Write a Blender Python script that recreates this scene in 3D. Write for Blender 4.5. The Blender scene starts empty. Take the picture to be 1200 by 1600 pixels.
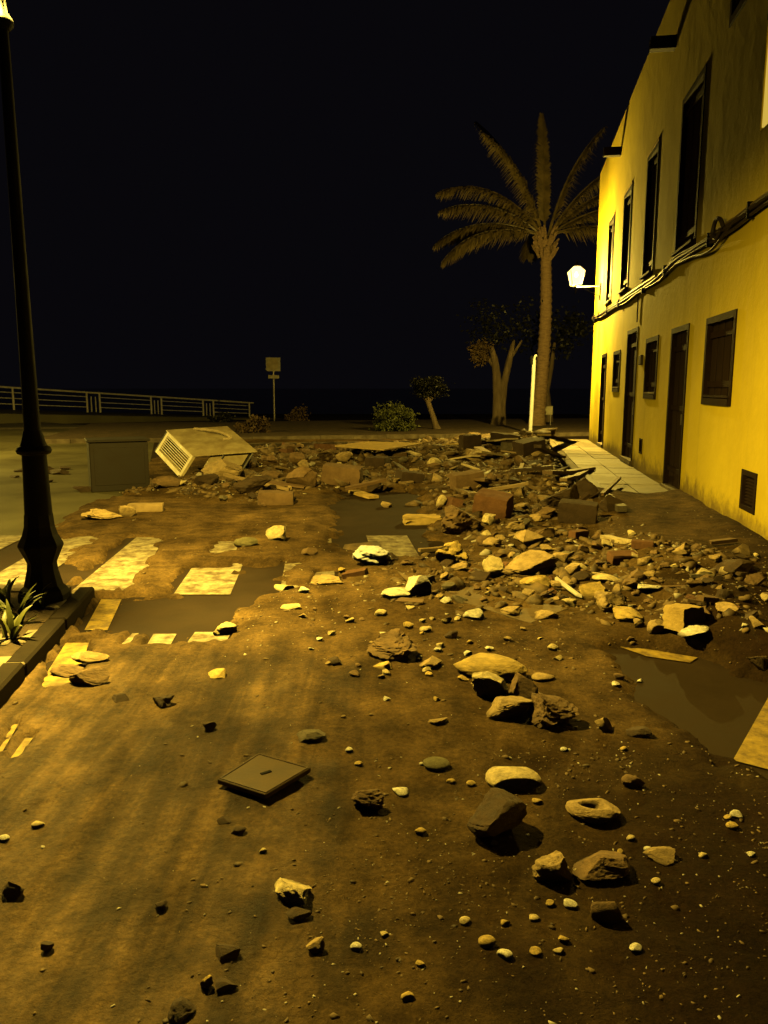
import bpy, bmesh, math, random
import numpy as np
from mathutils import Vector, Matrix
R = math.radians
random.seed(11)
sc = bpy.context.scene
C = sc.collection

# ------------------------------------------------------------------ camera, night sky, exposure
EYE, FPX, HORIZON = 1.55, 1200.0, 605.0
PITCH = math.atan((800 - HORIZON) / FPX)
cam_d = bpy.data.cameras.new('camera'); cam = bpy.data.objects.new('camera', cam_d); C.objects.link(cam)
cam_d.sensor_width = 36; cam_d.lens = 36 * FPX / 1600; cam_d.clip_end = 6000; cam_d.clip_start = .05
cam.location = (0, 0, EYE); cam.rotation_euler = (math.pi / 2 - PITCH, 0, 0)
sc.camera = cam
w = bpy.data.worlds.new('World'); sc.world = w; w.use_nodes = True
bgn = w.node_tree.nodes['Background']
sky = w.node_tree.nodes.new('ShaderNodeTexSky'); sky.sky_type = 'NISHITA'; sky.sun_disc = False
sky.sun_elevation = R(-9); sky.sun_rotation = R(170)          # the sun is well below the horizon
add = w.node_tree.nodes.new('ShaderNodeMix'); add.data_type = 'RGBA'; add.inputs[0].default_value = .96
w.node_tree.links.new(sky.outputs[0], add.inputs[6]); add.inputs[7].default_value = (.0275, .0245, .036, 1)
w.node_tree.links.new(add.outputs[2], bgn.inputs[0]); bgn.inputs[1].default_value = .09
vs = sc.view_settings; vs.view_transform = 'Standard'; vs.look = 'None'; vs.exposure = 0; vs.gamma = 1
sc.render.engine = 'CYCLES'; sc.cycles.use_denoising = True
sc.cycles.use_adaptive_sampling = True; sc.cycles.adaptive_threshold = .004; sc.cycles.sample_clamp_indirect = .1; sc.cycles.max_bounces = 6; sc.cycles.diffuse_bounces = 0
LAMP_COL = (1.0, .70, .10)
POST_W, ASSUMED_FAR_W, WALL_W = 5500, 7000, 5000  # the middle wattage belongs to the assumed lamp out of view on the left

# ------------------------------------------------------------------ measuring: where a line of sight meets the ground or the wall
cs, sn = math.cos(PITCH), math.sin(PITCH)
def ray(px, py):
    x = (px - 600) / FPX; y = -(py - 800) / FPX
    return np.array([x, cs + y * sn, -sn + y * cs])
def G(px, py, z=0.):
    r = ray(px, py); t = (z - EYE) / r[2]; return np.array([0, 0, EYE]) + r * t
def U(px, py, Y):
    r = ray(px, py); return np.array([0, 0, EYE]) + r * (Y / r[1])
def proj(x, y, z):
    d = y * cs - (z - EYE) * sn; u = y * sn + (z - EYE) * cs
    return 600 + FPX * x / d, 800 - FPX * u / d
WD = ray(785, HORIZON); WD[2] = 0; WD /= np.linalg.norm(WD)        # along the yellow house
WN = np.array([WD[1], -WD[0], 0])                                 # into the house
WB = G(1170, 860)
def Wp(s, z, d=0.):
    return WB + WD * s + WN * d + np.array([0, 0, z])

# ------------------------------------------------------------------ numpy noise
def vnoise(x, y, seed):
    xi = np.floor(x).astype(np.int64); yi = np.floor(y).astype(np.int64); fx = x - xi; fy = y - yi
    fx = fx * fx * (3 - 2 * fx); fy = fy * fy * (3 - 2 * fy)
    def h(a, b):
        n = (a * 374761393 + b * 668265263 + seed * 1442695041) & 0x7fffffff
        n = ((n ^ (n >> 13)) * 1274126177) & 0x7fffffff
        return ((n ^ (n >> 16)) & 0xffff) / 32767.5 - 1
    return (h(xi, yi) * (1 - fx) + h(xi + 1, yi) * fx) * (1 - fy) + (h(xi, yi + 1) * (1 - fx) + h(xi + 1, yi + 1) * fx) * fy
def fbm(x, y, f, o, seed):
    t = 0; a = 1; n = 0
    for k in range(o):
        t = t + a * vnoise(x * f + 17.3 * k, y * f - 9.1 * k, seed + k); n += a; a *= .5; f *= 2.03
    return t / n
def sstep(a, b, v):
    t = np.clip((v - a) / (b - a), 0, 1); return t * t * (3 - 2 * t)
def sdpoly(x, y, P):
    """positive inside"""
    P = np.array(P)[:, :2]; n = len(P); d = np.full(np.shape(x), 1e9); ins = np.zeros(np.shape(x), bool)
    for i in range(n):
        a = P[i]; b = P[(i + 1) % n]; e = b - a
        t = np.clip(((x - a[0]) * e[0] + (y - a[1]) * e[1]) / (e @ e + 1e-12), 0, 1)
        d = np.minimum(d, np.hypot(x - a[0] - t * e[0], y - a[1] - t * e[1]))
        if a[1] != b[1]:
            c = (a[1] > y) != (b[1] > y)
            ins ^= c & (x < (b[0] - a[0]) * (y - a[1]) / (b[1] - a[1]) + a[0])
    return np.where(ins, d, -d)

# ------------------------------------------------------------------ materials
MATS = {}
def mat(name, c1, c2=None, scale=6., rough=.8, rough2=None, bump=0., bscale=40., bdist=.01, metal=0., spec=.5, stretch=None, objcol=False, detail=6, band=None):
    if name in MATS: return MATS[name]
    m = bpy.data.materials.new(name); m.use_nodes = True; nt = m.node_tree; N = nt.nodes; L = nt.links
    b = N['Principled BSDF']; b.inputs['Roughness'].default_value = rough; b.inputs['Metallic'].default_value = metal
    b.inputs['Specular IOR Level'].default_value = spec
    tc = N.new('ShaderNodeTexCoord'); mp = N.new('ShaderNodeMapping'); L.new(tc.outputs['Object'], mp.inputs[0])
    if stretch: mp.inputs['Scale'].default_value = stretch
    n1 = N.new('ShaderNodeTexNoise'); n1.inputs['Scale'].default_value = scale; n1.inputs['Detail'].default_value = detail
    n1.inputs['Roughness'].default_value = .65; L.new(mp.outputs[0], n1.inputs[0])
    rp = N.new('ShaderNodeValToRGB'); rp.color_ramp.elements[0].position = .34; rp.color_ramp.elements[1].position = .68
    L.new(n1.outputs[0], rp.inputs[0])
    c2 = c2 or tuple(x * .7 for x in c1)
    rp.color_ramp.elements[0].color = (*c2, 1); rp.color_ramp.elements[1].color = (*c1, 1)
    col = rp.outputs[0]
    if objcol:
        oi = N.new('ShaderNodeObjectInfo'); mx = N.new('ShaderNodeMix'); mx.data_type = 'RGBA'; mx.blend_type = 'MULTIPLY'
        mx.inputs[0].default_value = 1; L.new(oi.outputs['Color'], mx.inputs[6]); L.new(col, mx.inputs[7]); col = mx.outputs[2]
    L.new(col, b.inputs['Base Color'])
    if rough2 is not None:
        mr = N.new('ShaderNodeMapRange'); mr.inputs[1].default_value = .3; mr.inputs[2].default_value = .7
        mr.inputs[3].default_value = rough2; mr.inputs[4].default_value = rough
        L.new(n1.outputs[0], mr.inputs[0]); L.new(mr.outputs[0], b.inputs['Roughness'])
    if bump:
        n2 = N.new('ShaderNodeTexNoise'); n2.inputs['Scale'].default_value = bscale; n2.inputs['Detail'].default_value = 8
        n2.inputs['Roughness'].default_value = .7; L.new(mp.outputs[0] if band is None else tc.outputs['Object'], n2.inputs[0])
        bp = N.new('ShaderNodeBump'); bp.inputs['Strength'].default_value = bump; bp.inputs['Distance'].default_value = bdist
        L.new(n2.outputs[0], bp.inputs['Height']); L.new(bp.outputs[0], b.inputs['Normal'])
    MATS[name] = m; return m
def emis(name, col, st, clear=0.):
    m = bpy.data.materials.new(name); m.use_nodes = True; nt = m.node_tree; N = nt.nodes; L = nt.links
    N.remove(N['Principled BSDF']); e = N.new('ShaderNodeEmission'); e.inputs[0].default_value = (*col, 1); e.inputs[1].default_value = st
    out = N['Material Output']
    if clear:
        t = N.new('ShaderNodeBsdfTransparent'); mx = N.new('ShaderNodeMixShader'); mx.inputs[0].default_value = 1 - clear
        L.new(t.outputs[0], mx.inputs[1]); L.new(e.outputs[0], mx.inputs[2]); L.new(mx.outputs[0], out.inputs[0])
    else: L.new(e.outputs[0], out.inputs[0])
    MATS[name] = m; return m
def mud_material():
    m = bpy.data.materials.new('mud'); m.use_nodes = True; nt = m.node_tree; N = nt.nodes; L = nt.links; b = N['Principled BSDF']
    tc = N.new('ShaderNodeTexCoord')
    def noise(scale, st=(1, 1, 1), det=8, rgh=.65, rot=0, dist=0.):
        mp = N.new('ShaderNodeMapping'); mp.inputs['Scale'].default_value = st; mp.inputs['Rotation'].default_value = (0, 0, rot)
        L.new(tc.outputs['Object'], mp.inputs[0])
        n = N.new('ShaderNodeTexNoise'); n.inputs['Scale'].default_value = scale; n.inputs['Detail'].default_value = det
        n.inputs['Roughness'].default_value = rgh; n.inputs['Distortion'].default_value = dist; L.new(mp.outputs[0], n.inputs[0]); return n.outputs[0]
    def ramp(src, a, c, p0=.35, p1=.65):
        r = N.new('ShaderNodeValToRGB'); r.color_ramp.elements[0].position = p0; r.color_ramp.elements[1].position = p1
        r.color_ramp.elements[0].color = (*a, 1); r.color_ramp.elements[1].color = (*c, 1); L.new(src, r.inputs[0]); return r.outputs[0]
    def mix(f, a, c, bt='MIX', fac=None):
        x = N.new('ShaderNodeMix'); x.data_type = 'RGBA'; x.blend_type = bt
        if f is None: x.inputs[0].default_value = fac
        else: L.new(f, x.inputs[0])
        L.new(a, x.inputs[6]); L.new(c, x.inputs[7]); return x.outputs[2]
    base = ramp(noise(1.1), (.060, .038, .016), (.165, .107, .045))
    sp = N.new('ShaderNodeSeparateXYZ'); L.new(tc.outputs['Object'], sp.inputs[0])
    def mth(op, *args):
        q = N.new('ShaderNodeMath'); q.operation = op
        for i, v in enumerate(args):
            if isinstance(v, (int, float)): q.inputs[i].default_value = v
            else: L.new(v, q.inputs[i])
        return q.outputs[0]
    # streaked silt on the left, mud colour much darker towards the near right
    col = base
    tt = mth('ADD', mth('SUBTRACT', sp.outputs[0], mth('MULTIPLY_ADD', sp.outputs[1], .55, -.72)), mth('MULTIPLY', noise(1.5), 2.2))
    near_right = N.new('ShaderNodeMapRange'); near_right.interpolation_type = 'SMOOTHSTEP'; near_right.inputs[1].default_value = .3; near_right.inputs[2].default_value = 1.9; L.new(tt, near_right.inputs[0])
    streak = ramp(noise(1.5, (4.6, .36, 1), det=5, rgh=.55, rot=R(-6), dist=.5), (.58, .57, .56), (1.65, 1.63, 1.55), .42, .62)
    lf = N.new('ShaderNodeMapRange'); lf.interpolation_type = 'SMOOTHSTEP'; lf.inputs[1].default_value = .15; lf.inputs[2].default_value = -.55; lf.inputs[3].default_value = .12; lf.inputs[4].default_value = .9
    L.new(mth('ADD', sp.outputs[0], mth('MULTIPLY', mth('SUBTRACT', noise(1.1), .5), 1.6)), lf.inputs[0])
    nr = N.new('ShaderNodeMapRange'); nr.interpolation_type = 'SMOOTHSTEP'; nr.inputs[1].default_value = 5.2; nr.inputs[2].default_value = 3.6; L.new(sp.outputs[1], nr.inputs[0])
    col = mix(mth('MULTIPLY', lf.outputs[0], nr.outputs[0]), col, streak, 'MULTIPLY')
    blot = ramp(noise(4.5, det=8, rgh=.7), (.5, .5, .5), (1.4, 1.38, 1.3), .38, .62)
    col = mix(None, col, blot, 'MULTIPLY', .9)
    dk = ramp(noise(3), (.011, .0058, .0030), (.028, .0145, .0068))
    col = mix(near_right.outputs[0], col, dk)
    grains = ramp(noise(45, det=6, rgh=.85), (.5, .5, .5), (1.55, 1.5, 1.4), .36, .66)
    col = mix(None, col, grains, 'MULTIPLY', .8)
    L.new(col, b.inputs['Base Color'])
    mr = N.new('ShaderNodeMapRange'); mr.inputs[1].default_value = .35; mr.inputs[2].default_value = .65
    b.inputs['Specular IOR Level'].default_value = .3; mr.inputs[3].default_value = .34; mr.inputs[4].default_value = .8; L.new(noise(1.7, (2.4, .4, 1), rot=R(-6), dist=.5), mr.inputs[0]); wet = mth('MULTIPLY', lf.outputs[0], nr.outputs[0]); rm = N.new('ShaderNodeMix'); rm.data_type = 'FLOAT'; L.new(wet, rm.inputs[0]); rm.inputs[2].default_value = .9; L.new(mr.outputs[0], rm.inputs[3]); sm = N.new('ShaderNodeMapRange'); sm.inputs[3].default_value = .08; sm.inputs[4].default_value = .28; L.new(wet, sm.inputs[0]); L.new(sm.outputs[0], b.inputs['Specular IOR Level']); L.new(rm.outputs[0], b.inputs['Roughness'])
    b1 = N.new('ShaderNodeBump'); b1.inputs['Strength'].default_value = .8; b1.inputs['Distance'].default_value = .03; L.new(noise(16, det=10, rgh=.75), b1.inputs['Height'])
    b2 = N.new('ShaderNodeBump'); b2.inputs['Strength'].default_value = .4; b2.inputs['Distance'].default_value = .006; L.new(noise(110, det=5, rgh=.8), b2.inputs['Height'])
    L.new(b1.outputs[0], b2.inputs['Normal']); L.new(b2.outputs[0], b.inputs['Normal'])
    MATS['mud'] = m; return m
def paint_material(name, c, under):
    """worn road paint: chipped through to the asphalt"""
    m = bpy.data.materials.new(name); m.use_nodes = True; nt = m.node_tree; N = nt.nodes; L = nt.links; b = N['Principled BSDF']
    tc = N.new('ShaderNodeTexCoord'); n = N.new('ShaderNodeTexNoise'); n.inputs['Scale'].default_value = 9; n.inputs['Detail'].default_value = 12
    n.inputs['Roughness'].default_value = .72; L.new(tc.outputs['Object'], n.inputs[0])
    r = N.new('ShaderNodeValToRGB'); e = r.color_ramp.elements; e[0].position = .40; e[1].position = .66
    e[0].color = (*under, 1); e[1].color = (*c, 1); L.new(n.outputs[0], r.inputs[0]); L.new(r.outputs[0], b.inputs['Base Color'])
    b.inputs['Roughness'].default_value = .65
    bp = N.new('ShaderNodeBump'); bp.inputs['Strength'].default_value = .4; bp.inputs['Distance'].default_value = .004
    n2 = N.new('ShaderNodeTexNoise'); n2.inputs['Scale'].default_value = 120; L.new(tc.outputs['Object'], n2.inputs[0]); L.new(n2.outputs[0], bp.inputs['Height'])
    L.new(bp.outputs[0], b.inputs['Normal']); MATS[name] = m; return m

def stucco_material(name):
    m = bpy.data.materials.new(name); m.use_nodes = True; nt = m.node_tree; N = nt.nodes; L = nt.links; b = N['Principled BSDF']; b.inputs['Roughness'].default_value = .92
    b.inputs['Specular IOR Level'].default_value = .25
    tc = N.new('ShaderNodeTexCoord')
    def noise(scale, st=(1, 1, 1), det=8, rgh=.65):
        mp = N.new('ShaderNodeMapping'); mp.inputs['Scale'].default_value = st; L.new(tc.outputs['Object'], mp.inputs[0])
        n = N.new('ShaderNodeTexNoise'); n.inputs['Scale'].default_value = scale; n.inputs['Detail'].default_value = det; n.inputs['Roughness'].default_value = rgh; L.new(mp.outputs[0], n.inputs[0]); return n.outputs[0]
    def rng(src, a, c, lo, hi):
        r = N.new('ShaderNodeMapRange'); r.interpolation_type = 'SMOOTHSTEP'
        for k, v in enumerate((a, c, lo, hi)): r.inputs[k + 1].default_value = v
        L.new(src, r.inputs[0]); return r.outputs[0]
    def mix(f, a, c, bt='MIX'):
        x = N.new('ShaderNodeMix'); x.data_type = 'RGBA'; x.blend_type = bt; L.new(f, x.inputs[0])
        for k, v in ((6, a), (7, c)):
            if isinstance(v, tuple): x.inputs[k].default_value = (*v, 1)
            else: L.new(v, x.inputs[k])
        return x.outputs[2]
    col = mix(rng(noise(.55), .35, .68, 0, 1), (.66, .50, .030), (.80, .62, .036))
    col = mix(rng(noise(1.6, (1.6, 1.6, .16)), .56, .78, 0, .45), col, (.40, .27, .03))       # rain streaks
    col = mix(rng(noise(3.2, det=10), .60, .74, 0, .35), col, (.70, .58, .12))                # faded patches
    col = mix(rng(noise(14, det=10, rgh=.8), .64, .72, 0, .5), col, (.42, .30, .05))          # chips
    sp = N.new('ShaderNodeSeparateXYZ'); L.new(tc.outputs['Object'], sp.inputs[0])
    q = N.new('ShaderNodeMath'); q.operation = 'MULTIPLY_ADD'; L.new(noise(4, (1, 1, .8), 10, .75), q.inputs[0]); q.inputs[1].default_value = -.75; L.new(sp.outputs[2], q.inputs[2])
    col = mix(rng(q.outputs[0], -.22, .08, .8, 0), col, (.13, .085, .035))                    # mud splashed on the foot of the wall
    L.new(col, b.inputs['Base Color'])
    b1 = N.new('ShaderNodeBump'); b1.inputs['Strength'].default_value = .5; b1.inputs['Distance'].default_value = .03; L.new(noise(1.8, det=4), b1.inputs['Height'])
    b2 = N.new('ShaderNodeBump'); b2.inputs['Strength'].default_value = .2; b2.inputs['Distance'].default_value = .008; L.new(noise(50, det=6, rgh=.75), b2.inputs['Height']); L.new(b1.outputs[0], b2.inputs['Normal']); L.new(b2.outputs[0], b.inputs['Normal'])
    MATS[name] = m; return m
ASPH = (.032, .0195, .0095)
mud_material()
paint_material('paint_white', (.44, .39, .26), (.10, .066, .035))
paint_material('paint_yellow', (.55, .38, .06), (.15, .10, .035))
mat('asphalt', ASPH, (.021, .0125, .0062), 3, .9, .7, .35, 160, .006, spec=.2)
mat('asphalt_lit', (.13, .115, .05), (.075, .065, .032), .6, .7, .45, .3, 60, .01)  # brighter copy of the asphalt, lamplight put into its colour
mat('soil', (.12, .077, .04), (.04, .027, .015), 5, .95, None, .8, 25, .03)
mat('paving', (.36, .30, .19), (.11, .08, .045), 1.3, .8, .55, .3, 60, .005)
mat('kerb', (.24, .19, .12), (.09, .066, .04), 4, .85, None, .4, 50, .006)
mat('kerb_dark', (.030, .021, .012), (.016, .011, .007), 4, .9, None, .4, 50, .006, spec=.2)
mat('kerb_dirty', (.10, .075, .045), (.05, .036, .02), 4, .85, None, .4, 50, .006)
stucco_material('stucco')
mat('stucco_trim', (.66, .43, .05), (.56, .35, .04), 3, .9, None, .3, 60, .006)
mat('wood_dark', (.032, .017, .009), (.016, .009, .005), 5, .85, .65, .3, 30, .004, spec=.2, stretch=(6, 6, .6))
mat('wood_frame', (.026, .013, .007), (.014, .007, .004), 6, .85, .7, .3, 40, .004, spec=.15)
mat('iron', (.006, .006, .007), (.004, .004, .005), 8, .75, .6, .2, 90, .003, spec=.12)
mat('galvanised', (.42, .40, .36), (.25, .22, .18), 8, .5, .35, .1, 60, .002, metal=.6)
mat('rail_white', (.80, .76, .66), (.55, .48, .38), 7, .5, .4, .1, 60, .002)
mat('cable', (.055, .040, .022), (.03, .02, .012), 9, .6)
mat('cable_pale', (.30, .22, .09), (.18, .12, .05), 9, .6)
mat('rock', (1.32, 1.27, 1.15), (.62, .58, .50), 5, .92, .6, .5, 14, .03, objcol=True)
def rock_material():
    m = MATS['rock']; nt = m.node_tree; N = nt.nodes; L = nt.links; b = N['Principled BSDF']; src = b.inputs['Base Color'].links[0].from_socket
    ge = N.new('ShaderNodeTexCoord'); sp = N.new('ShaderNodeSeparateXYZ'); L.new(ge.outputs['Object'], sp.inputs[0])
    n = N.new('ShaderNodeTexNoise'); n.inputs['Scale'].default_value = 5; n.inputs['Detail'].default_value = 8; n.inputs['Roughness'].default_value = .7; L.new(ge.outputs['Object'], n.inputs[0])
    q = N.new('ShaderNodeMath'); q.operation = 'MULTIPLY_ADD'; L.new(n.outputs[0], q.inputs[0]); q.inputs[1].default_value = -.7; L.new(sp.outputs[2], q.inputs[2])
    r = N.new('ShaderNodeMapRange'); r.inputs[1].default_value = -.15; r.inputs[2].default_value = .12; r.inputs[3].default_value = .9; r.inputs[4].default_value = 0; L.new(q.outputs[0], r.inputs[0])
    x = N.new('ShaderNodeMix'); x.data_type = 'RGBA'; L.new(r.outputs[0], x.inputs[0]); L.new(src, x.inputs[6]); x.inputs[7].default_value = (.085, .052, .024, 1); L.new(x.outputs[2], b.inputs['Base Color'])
MATS['pebble'] = MATS['rock'].copy()
rock_material()
mat('gravel', (.27, .18, .075), (.045, .029, .016), 8, .9, .6, .3, 60, .01)
mat('gravel_pale', (.62, .56, .42), (.30, .25, .17), 8, .8, .5, .3, 60, .01)
mat('block', (1.05, 1.0, .95), (.6, .55, .5), 5, .9, None, .7, 35, .015, objcol=True)
mat('timber', (1.1, 1.05, 1.0), (.55, .5, .45), 9, .8, .55, .5, 50, .006, stretch=(.5, 6, 6), objcol=True)
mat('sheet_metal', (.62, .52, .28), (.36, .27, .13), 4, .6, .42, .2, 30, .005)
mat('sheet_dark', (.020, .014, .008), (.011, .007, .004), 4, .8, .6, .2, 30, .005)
mat('plastic_white', (.90, .90, .90), (.80, .80, .80), 9, .45, .35, .3, 25, .01)
mat('lid', (.12, .077, .034), (.065, .042, .02), 9, .8, .6, .5, 60, .003)
mat('palm_trunk', (.40, .27, .15), (.20, .125, .065), 5, .9, None, .8, 20, .03, stretch=(1, 1, 3))
mat('palm_leaf', (.21, .15, .055), (.08, .06, .024), 3, .6, .45)
mat('bark', (.22, .16, .095), (.10, .07, .042), 4, .9, None, .7, 18, .03, stretch=(2, 2, .5))
mat('leaf', (.014, .014, .005), (.006, .007, .003), 3, .6, .5)
mat('leaf_bush', (.14, .15, .04), (.06, .07, .02), 3, .55, .45)
mat('leaf_dry', (.16, .10, .045), (.07, .045, .022), 3, .75)
mat('leaf_plant', (.20, .20, .045), (.09, .10, .025), 8, .5, .4)
mat('sign_back', (.60, .55, .38), (.40, .35, .22), 10, .5, .4)
mat('sea', (.004, .006, .010), (.003, .004, .007), .05, .25, .15, .6, .35, .3)
emis('lamp_glass', (1, .72, .22), 4.5, clear=.5)
emis('lamp_bulb', (1, .85, .45), 12)
emis('lit_window', (1, .68, .10), .62)

# ------------------------------------------------------------------ object helpers
def tag(o, label=None, cat=None, group=None, kind=None):
    if label: o['label'] = label
    if cat: o['category'] = cat
    if group: o['group'] = group
    if kind: o['kind'] = kind
    return o
def link(name, me, m=None, parent=None):
    o = bpy.data.objects.new(name, me); C.objects.link(o)
    if m is not None and me is not None and not me.materials: me.materials.append(MATS[m] if isinstance(m, str) else m)
    if parent is not None: o.parent = parent
    return o
def empty(name, loc=(0, 0, 0), rz=0.):
    o = bpy.data.objects.new(name, None); C.objects.link(o); o.location = tuple(loc); o.rotation_euler = (0, 0, rz); o.empty_display_size = .1
    return o
def smooth(me, ang=None):
    me.polygons.foreach_set('use_smooth', [True] * len(me.polygons))
    if ang: me.set_sharp_from_angle(angle=R(ang))
    return me
class MB:
    def __init__(s): s.v = []; s.f = []
    def add(s, v, f):
        n = len(s.v); s.v += [tuple(float(c) for c in q) for q in v]; s.f += [tuple(i + n for i in q) for q in f]; return s
    def hexa(s, p):      # 8 points: bottom 4, top 4
        return s.add(p, [(0, 3, 2, 1), (4, 5, 6, 7), (0, 1, 5, 4), (1, 2, 6, 5), (2, 3, 7, 6), (3, 0, 4, 7)])
    def box(s, a, b):
        (x0, y0, z0), (x1, y1, z1) = a, b
        return s.hexa([(x0, y0, z0), (x1, y0, z0), (x1, y1, z0), (x0, y1, z0), (x0, y0, z1), (x1, y0, z1), (x1, y1, z1), (x0, y1, z1)])
    def tube(s, pts, rad, n=8, cap=True):
        pts = [Vector(p) for p in pts]; rings = []; k0 = len(s.v); V = []; Fc = []
        rad = rad if hasattr(rad, '__len__') else [rad] * len(pts)
        prev = None
        for i, p in enumerate(pts):
            t = (pts[min(i + 1, len(pts) - 1)] - pts[max(i - 1, 0)]).normalized()
            a = t.orthogonal().normalized() if prev is None else (prev - t * prev.dot(t)).normalized()
            prev = a; b = t.cross(a)
            for k in range(n):
                an = 2 * math.pi * k / n; V.append(p + (a * math.cos(an) + b * math.sin(an)) * rad[i])
        for i in range(len(pts) - 1):
            for k in range(n):
                k2 = (k + 1) % n; Fc.append((i * n + k, i * n + k2, (i + 1) * n + k2, (i + 1) * n + k))
        if cap:
            Fc.append(tuple(range(n - 1, -1, -1))); Fc.append(tuple(range((len(pts) - 1) * n, len(pts) * n)))
        return s.add(V, Fc)
    def lathe(s, prof, n=16, rot=0., floor=True):
        V = []; Fc = []
        for r, z in prof:
            for k in range(n):
                a = 2 * math.pi * k / n + rot; V.append((r * math.cos(a), r * math.sin(a), z))
        for i in range(len(prof) - 1):
            for k in range(n):
                k2 = (k + 1) % n; Fc.append((i * n + k, i * n + k2, (i + 1) * n + k2, (i + 1) * n + k))
        if floor: Fc.append(tuple(range(n - 1, -1, -1)))
        Fc.append(tuple(range((len(prof) - 1) * n, len(prof) * n)))
        return s.add(V, Fc)
    def prism(s, poly, z0, z1):
        n = len(poly); V = [(p[0], p[1], z0) for p in poly] + [(p[0], p[1], z1) for p in poly]
        return s.add(V, [tuple(range(n - 1, -1, -1)), tuple(range(n, 2 * n))] + [(i, (i + 1) % n, (i + 1) % n + n, i + n) for i in range(n)])
    def mesh(s, name):
        me = bpy.data.meshes.new(name); me.from_pydata(s.v, [], s.f); me.update(); return me
    def build(s, name, m, parent=None, sm=None, bevel=0.):
        me = s.mesh(name)
        bm = bmesh.new(); bm.from_mesh(me); bmesh.ops.recalc_face_normals(bm, faces=bm.faces)
        if bevel: bmesh.ops.bevel(bm, geom=list(bm.edges), offset=bevel, segments=1, affect='EDGES')
        bm.to_mesh(me); bm.free()
        if sm: smooth(me, sm)
        return link(name, me, m, parent)
def ccw(poly):
    a = sum(poly[i][0] * poly[(i + 1) % len(poly)][1] - poly[(i + 1) % len(poly)][0] * poly[i][1] for i in range(len(poly)))
    return poly if a > 0 else poly[::-1]
def sheet(name, poly, z, m, parent=None):
    me = bpy.data.meshes.new(name); poly = ccw([tuple(p[:2]) for p in poly]); me.from_pydata([(p[0], p[1], z) for p in poly], [], [tuple(range(len(poly)))]); me.update()
    return link(name, me, m, parent)

# ------------------------------------------------------------------ the ground, the road, the markings
def far_z(x, y):
    return -.018 * np.clip(np.asarray(y, float) - 30, 0, 20)
def grid(name, xs, ys, zf, m):
    X, Y = np.meshgrid(xs, ys); Z = zf(X, Y); nx, ny = len(xs), len(ys)
    v = np.stack([X.ravel(), Y.ravel(), Z.ravel()], 1); i = np.arange(nx * ny).reshape(ny, nx)
    f = np.stack([i[:-1, :-1].ravel(), i[:-1, 1:].ravel(), i[1:, 1:].ravel(), i[1:, :-1].ravel()], 1)
    me = bpy.data.meshes.new(name); me.vertices.add(len(v)); me.vertices.foreach_set('co', v.ravel())
    me.loops.add(f.size); me.loops.foreach_set('vertex_index', f.ravel()); me.polygons.add(len(f))
    me.polygons.foreach_set('loop_start', np.arange(0, f.size, 4)); me.polygons.foreach_set('loop_total', np.full(len(f), 4))
    me.update(calc_edges=True); smooth(me); return link(name, me, m)
road = grid('road', np.linspace(-30, 14, 60), np.concatenate([np.linspace(-6, 30, 30), np.linspace(31, 56, 30)]), far_z, 'asphalt')
tag(road, 'dark wet asphalt street buried under mud', kind='structure')
sea = sheet('sea', [(-4000, 56), (4000, 56), (4000, 5000), (-4000, 5000)], -7, 'sea'); tag(sea, 'black sea at night beyond the promenade', kind='structure')
m = MB(); m.box((-200, 55.5, -8), (200, 56.2, -.40)); tag(m.build('sea_wall', 'kerb_dirty'), kind='structure')

sr = sheet('side_road', [G(-700, 640), G(-200, 641), G(0, 655), G(245, 672), G(225, 770), G(130, 800), G(60, 842), (-4.1, 7.4), (-4.6, 5.8), (-14, 6.6)], .003, 'asphalt_lit'); tag(sr, 'road running off to the left, lamplight put into its paler colour', kind='structure')
def marking(name, poly, m, label, z=.007):
    o = sheet(name, poly, z, m); return tag(o, label, kind='structure')
for i in range(7):
    x0 = -3.99 + .8 * i - .0; x1 = x0 + .43; y0, y1 = 5.62, 7.95; sh = -.085 * (y1 - y0)
    marking('crosswalk_stripe', [(x0, y0), (x1, y0), (x1 + sh, y1), (x0 + sh, y1)], 'paint_white', 'worn white zebra crossing stripe partly under mud')
gp = lambda *a: [G(*p) for p in a]
marking('yellow_line', gp((158, 938), (190, 938), (168, 986), (132, 986)), 'paint_yellow', 'short yellow line dash beside the lamp post kerb')
marking('yellow_line', gp((103, 1006), (139, 1006), (112, 1090), (50, 1090)), 'paint_yellow', 'yellow line dash under the flat stones by the kerb')
marking('yellow_line', gp((-4, 1175), (20, 1134), (29, 1134), (2, 1180)), 'paint_yellow', 'thin worn yellow line at the left edge')
marking('yellow_line', gp((14, 1190), (40, 1155), (52, 1155), (24, 1194)), 'paint_yellow', 'thin worn yellow line beside the mud streaks')
marking('white_dash', gp((229, 1010), (266, 1010), (276, 992), (240, 992)), 'paint_white', 'small white dash on the road left of centre')
marking('white_dash', gp((190, 1008), (201, 1008), (217, 991), (207, 991)), 'paint_white', 'thin white sliver left of the small dash')
marking('white_dash', gp((292, 1006), (352, 1006), (362, 989), (305, 989)), 'paint_white', 'white dash half hidden by a stone')
YA = G(1145, 1190); YB = G(1205, 1083); YC = G(1215, 1223)
d1 = (YB - YA) / np.linalg.norm(YB - YA); d2 = np.array([d1[1], -d1[0], 0])
marking('yellow_bay_marking', [YA, YA + d1 * 1.0, YA + d1 * 1.0 + d2 * .62, YA + d2 * .62], 'paint_yellow', 'bright yellow painted patch at the right edge')
marking('yellow_bay_marking', gp((968, 1012), (1000, 1014), (1090, 1029), (1078, 1037), (1010, 1027)), 'paint_yellow', 'sliver of yellow paint left of the rubble edge')
for a, b in (((0, 664), (205, 668)), ((160, 678), (175, 678)), ):
    pass
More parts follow.
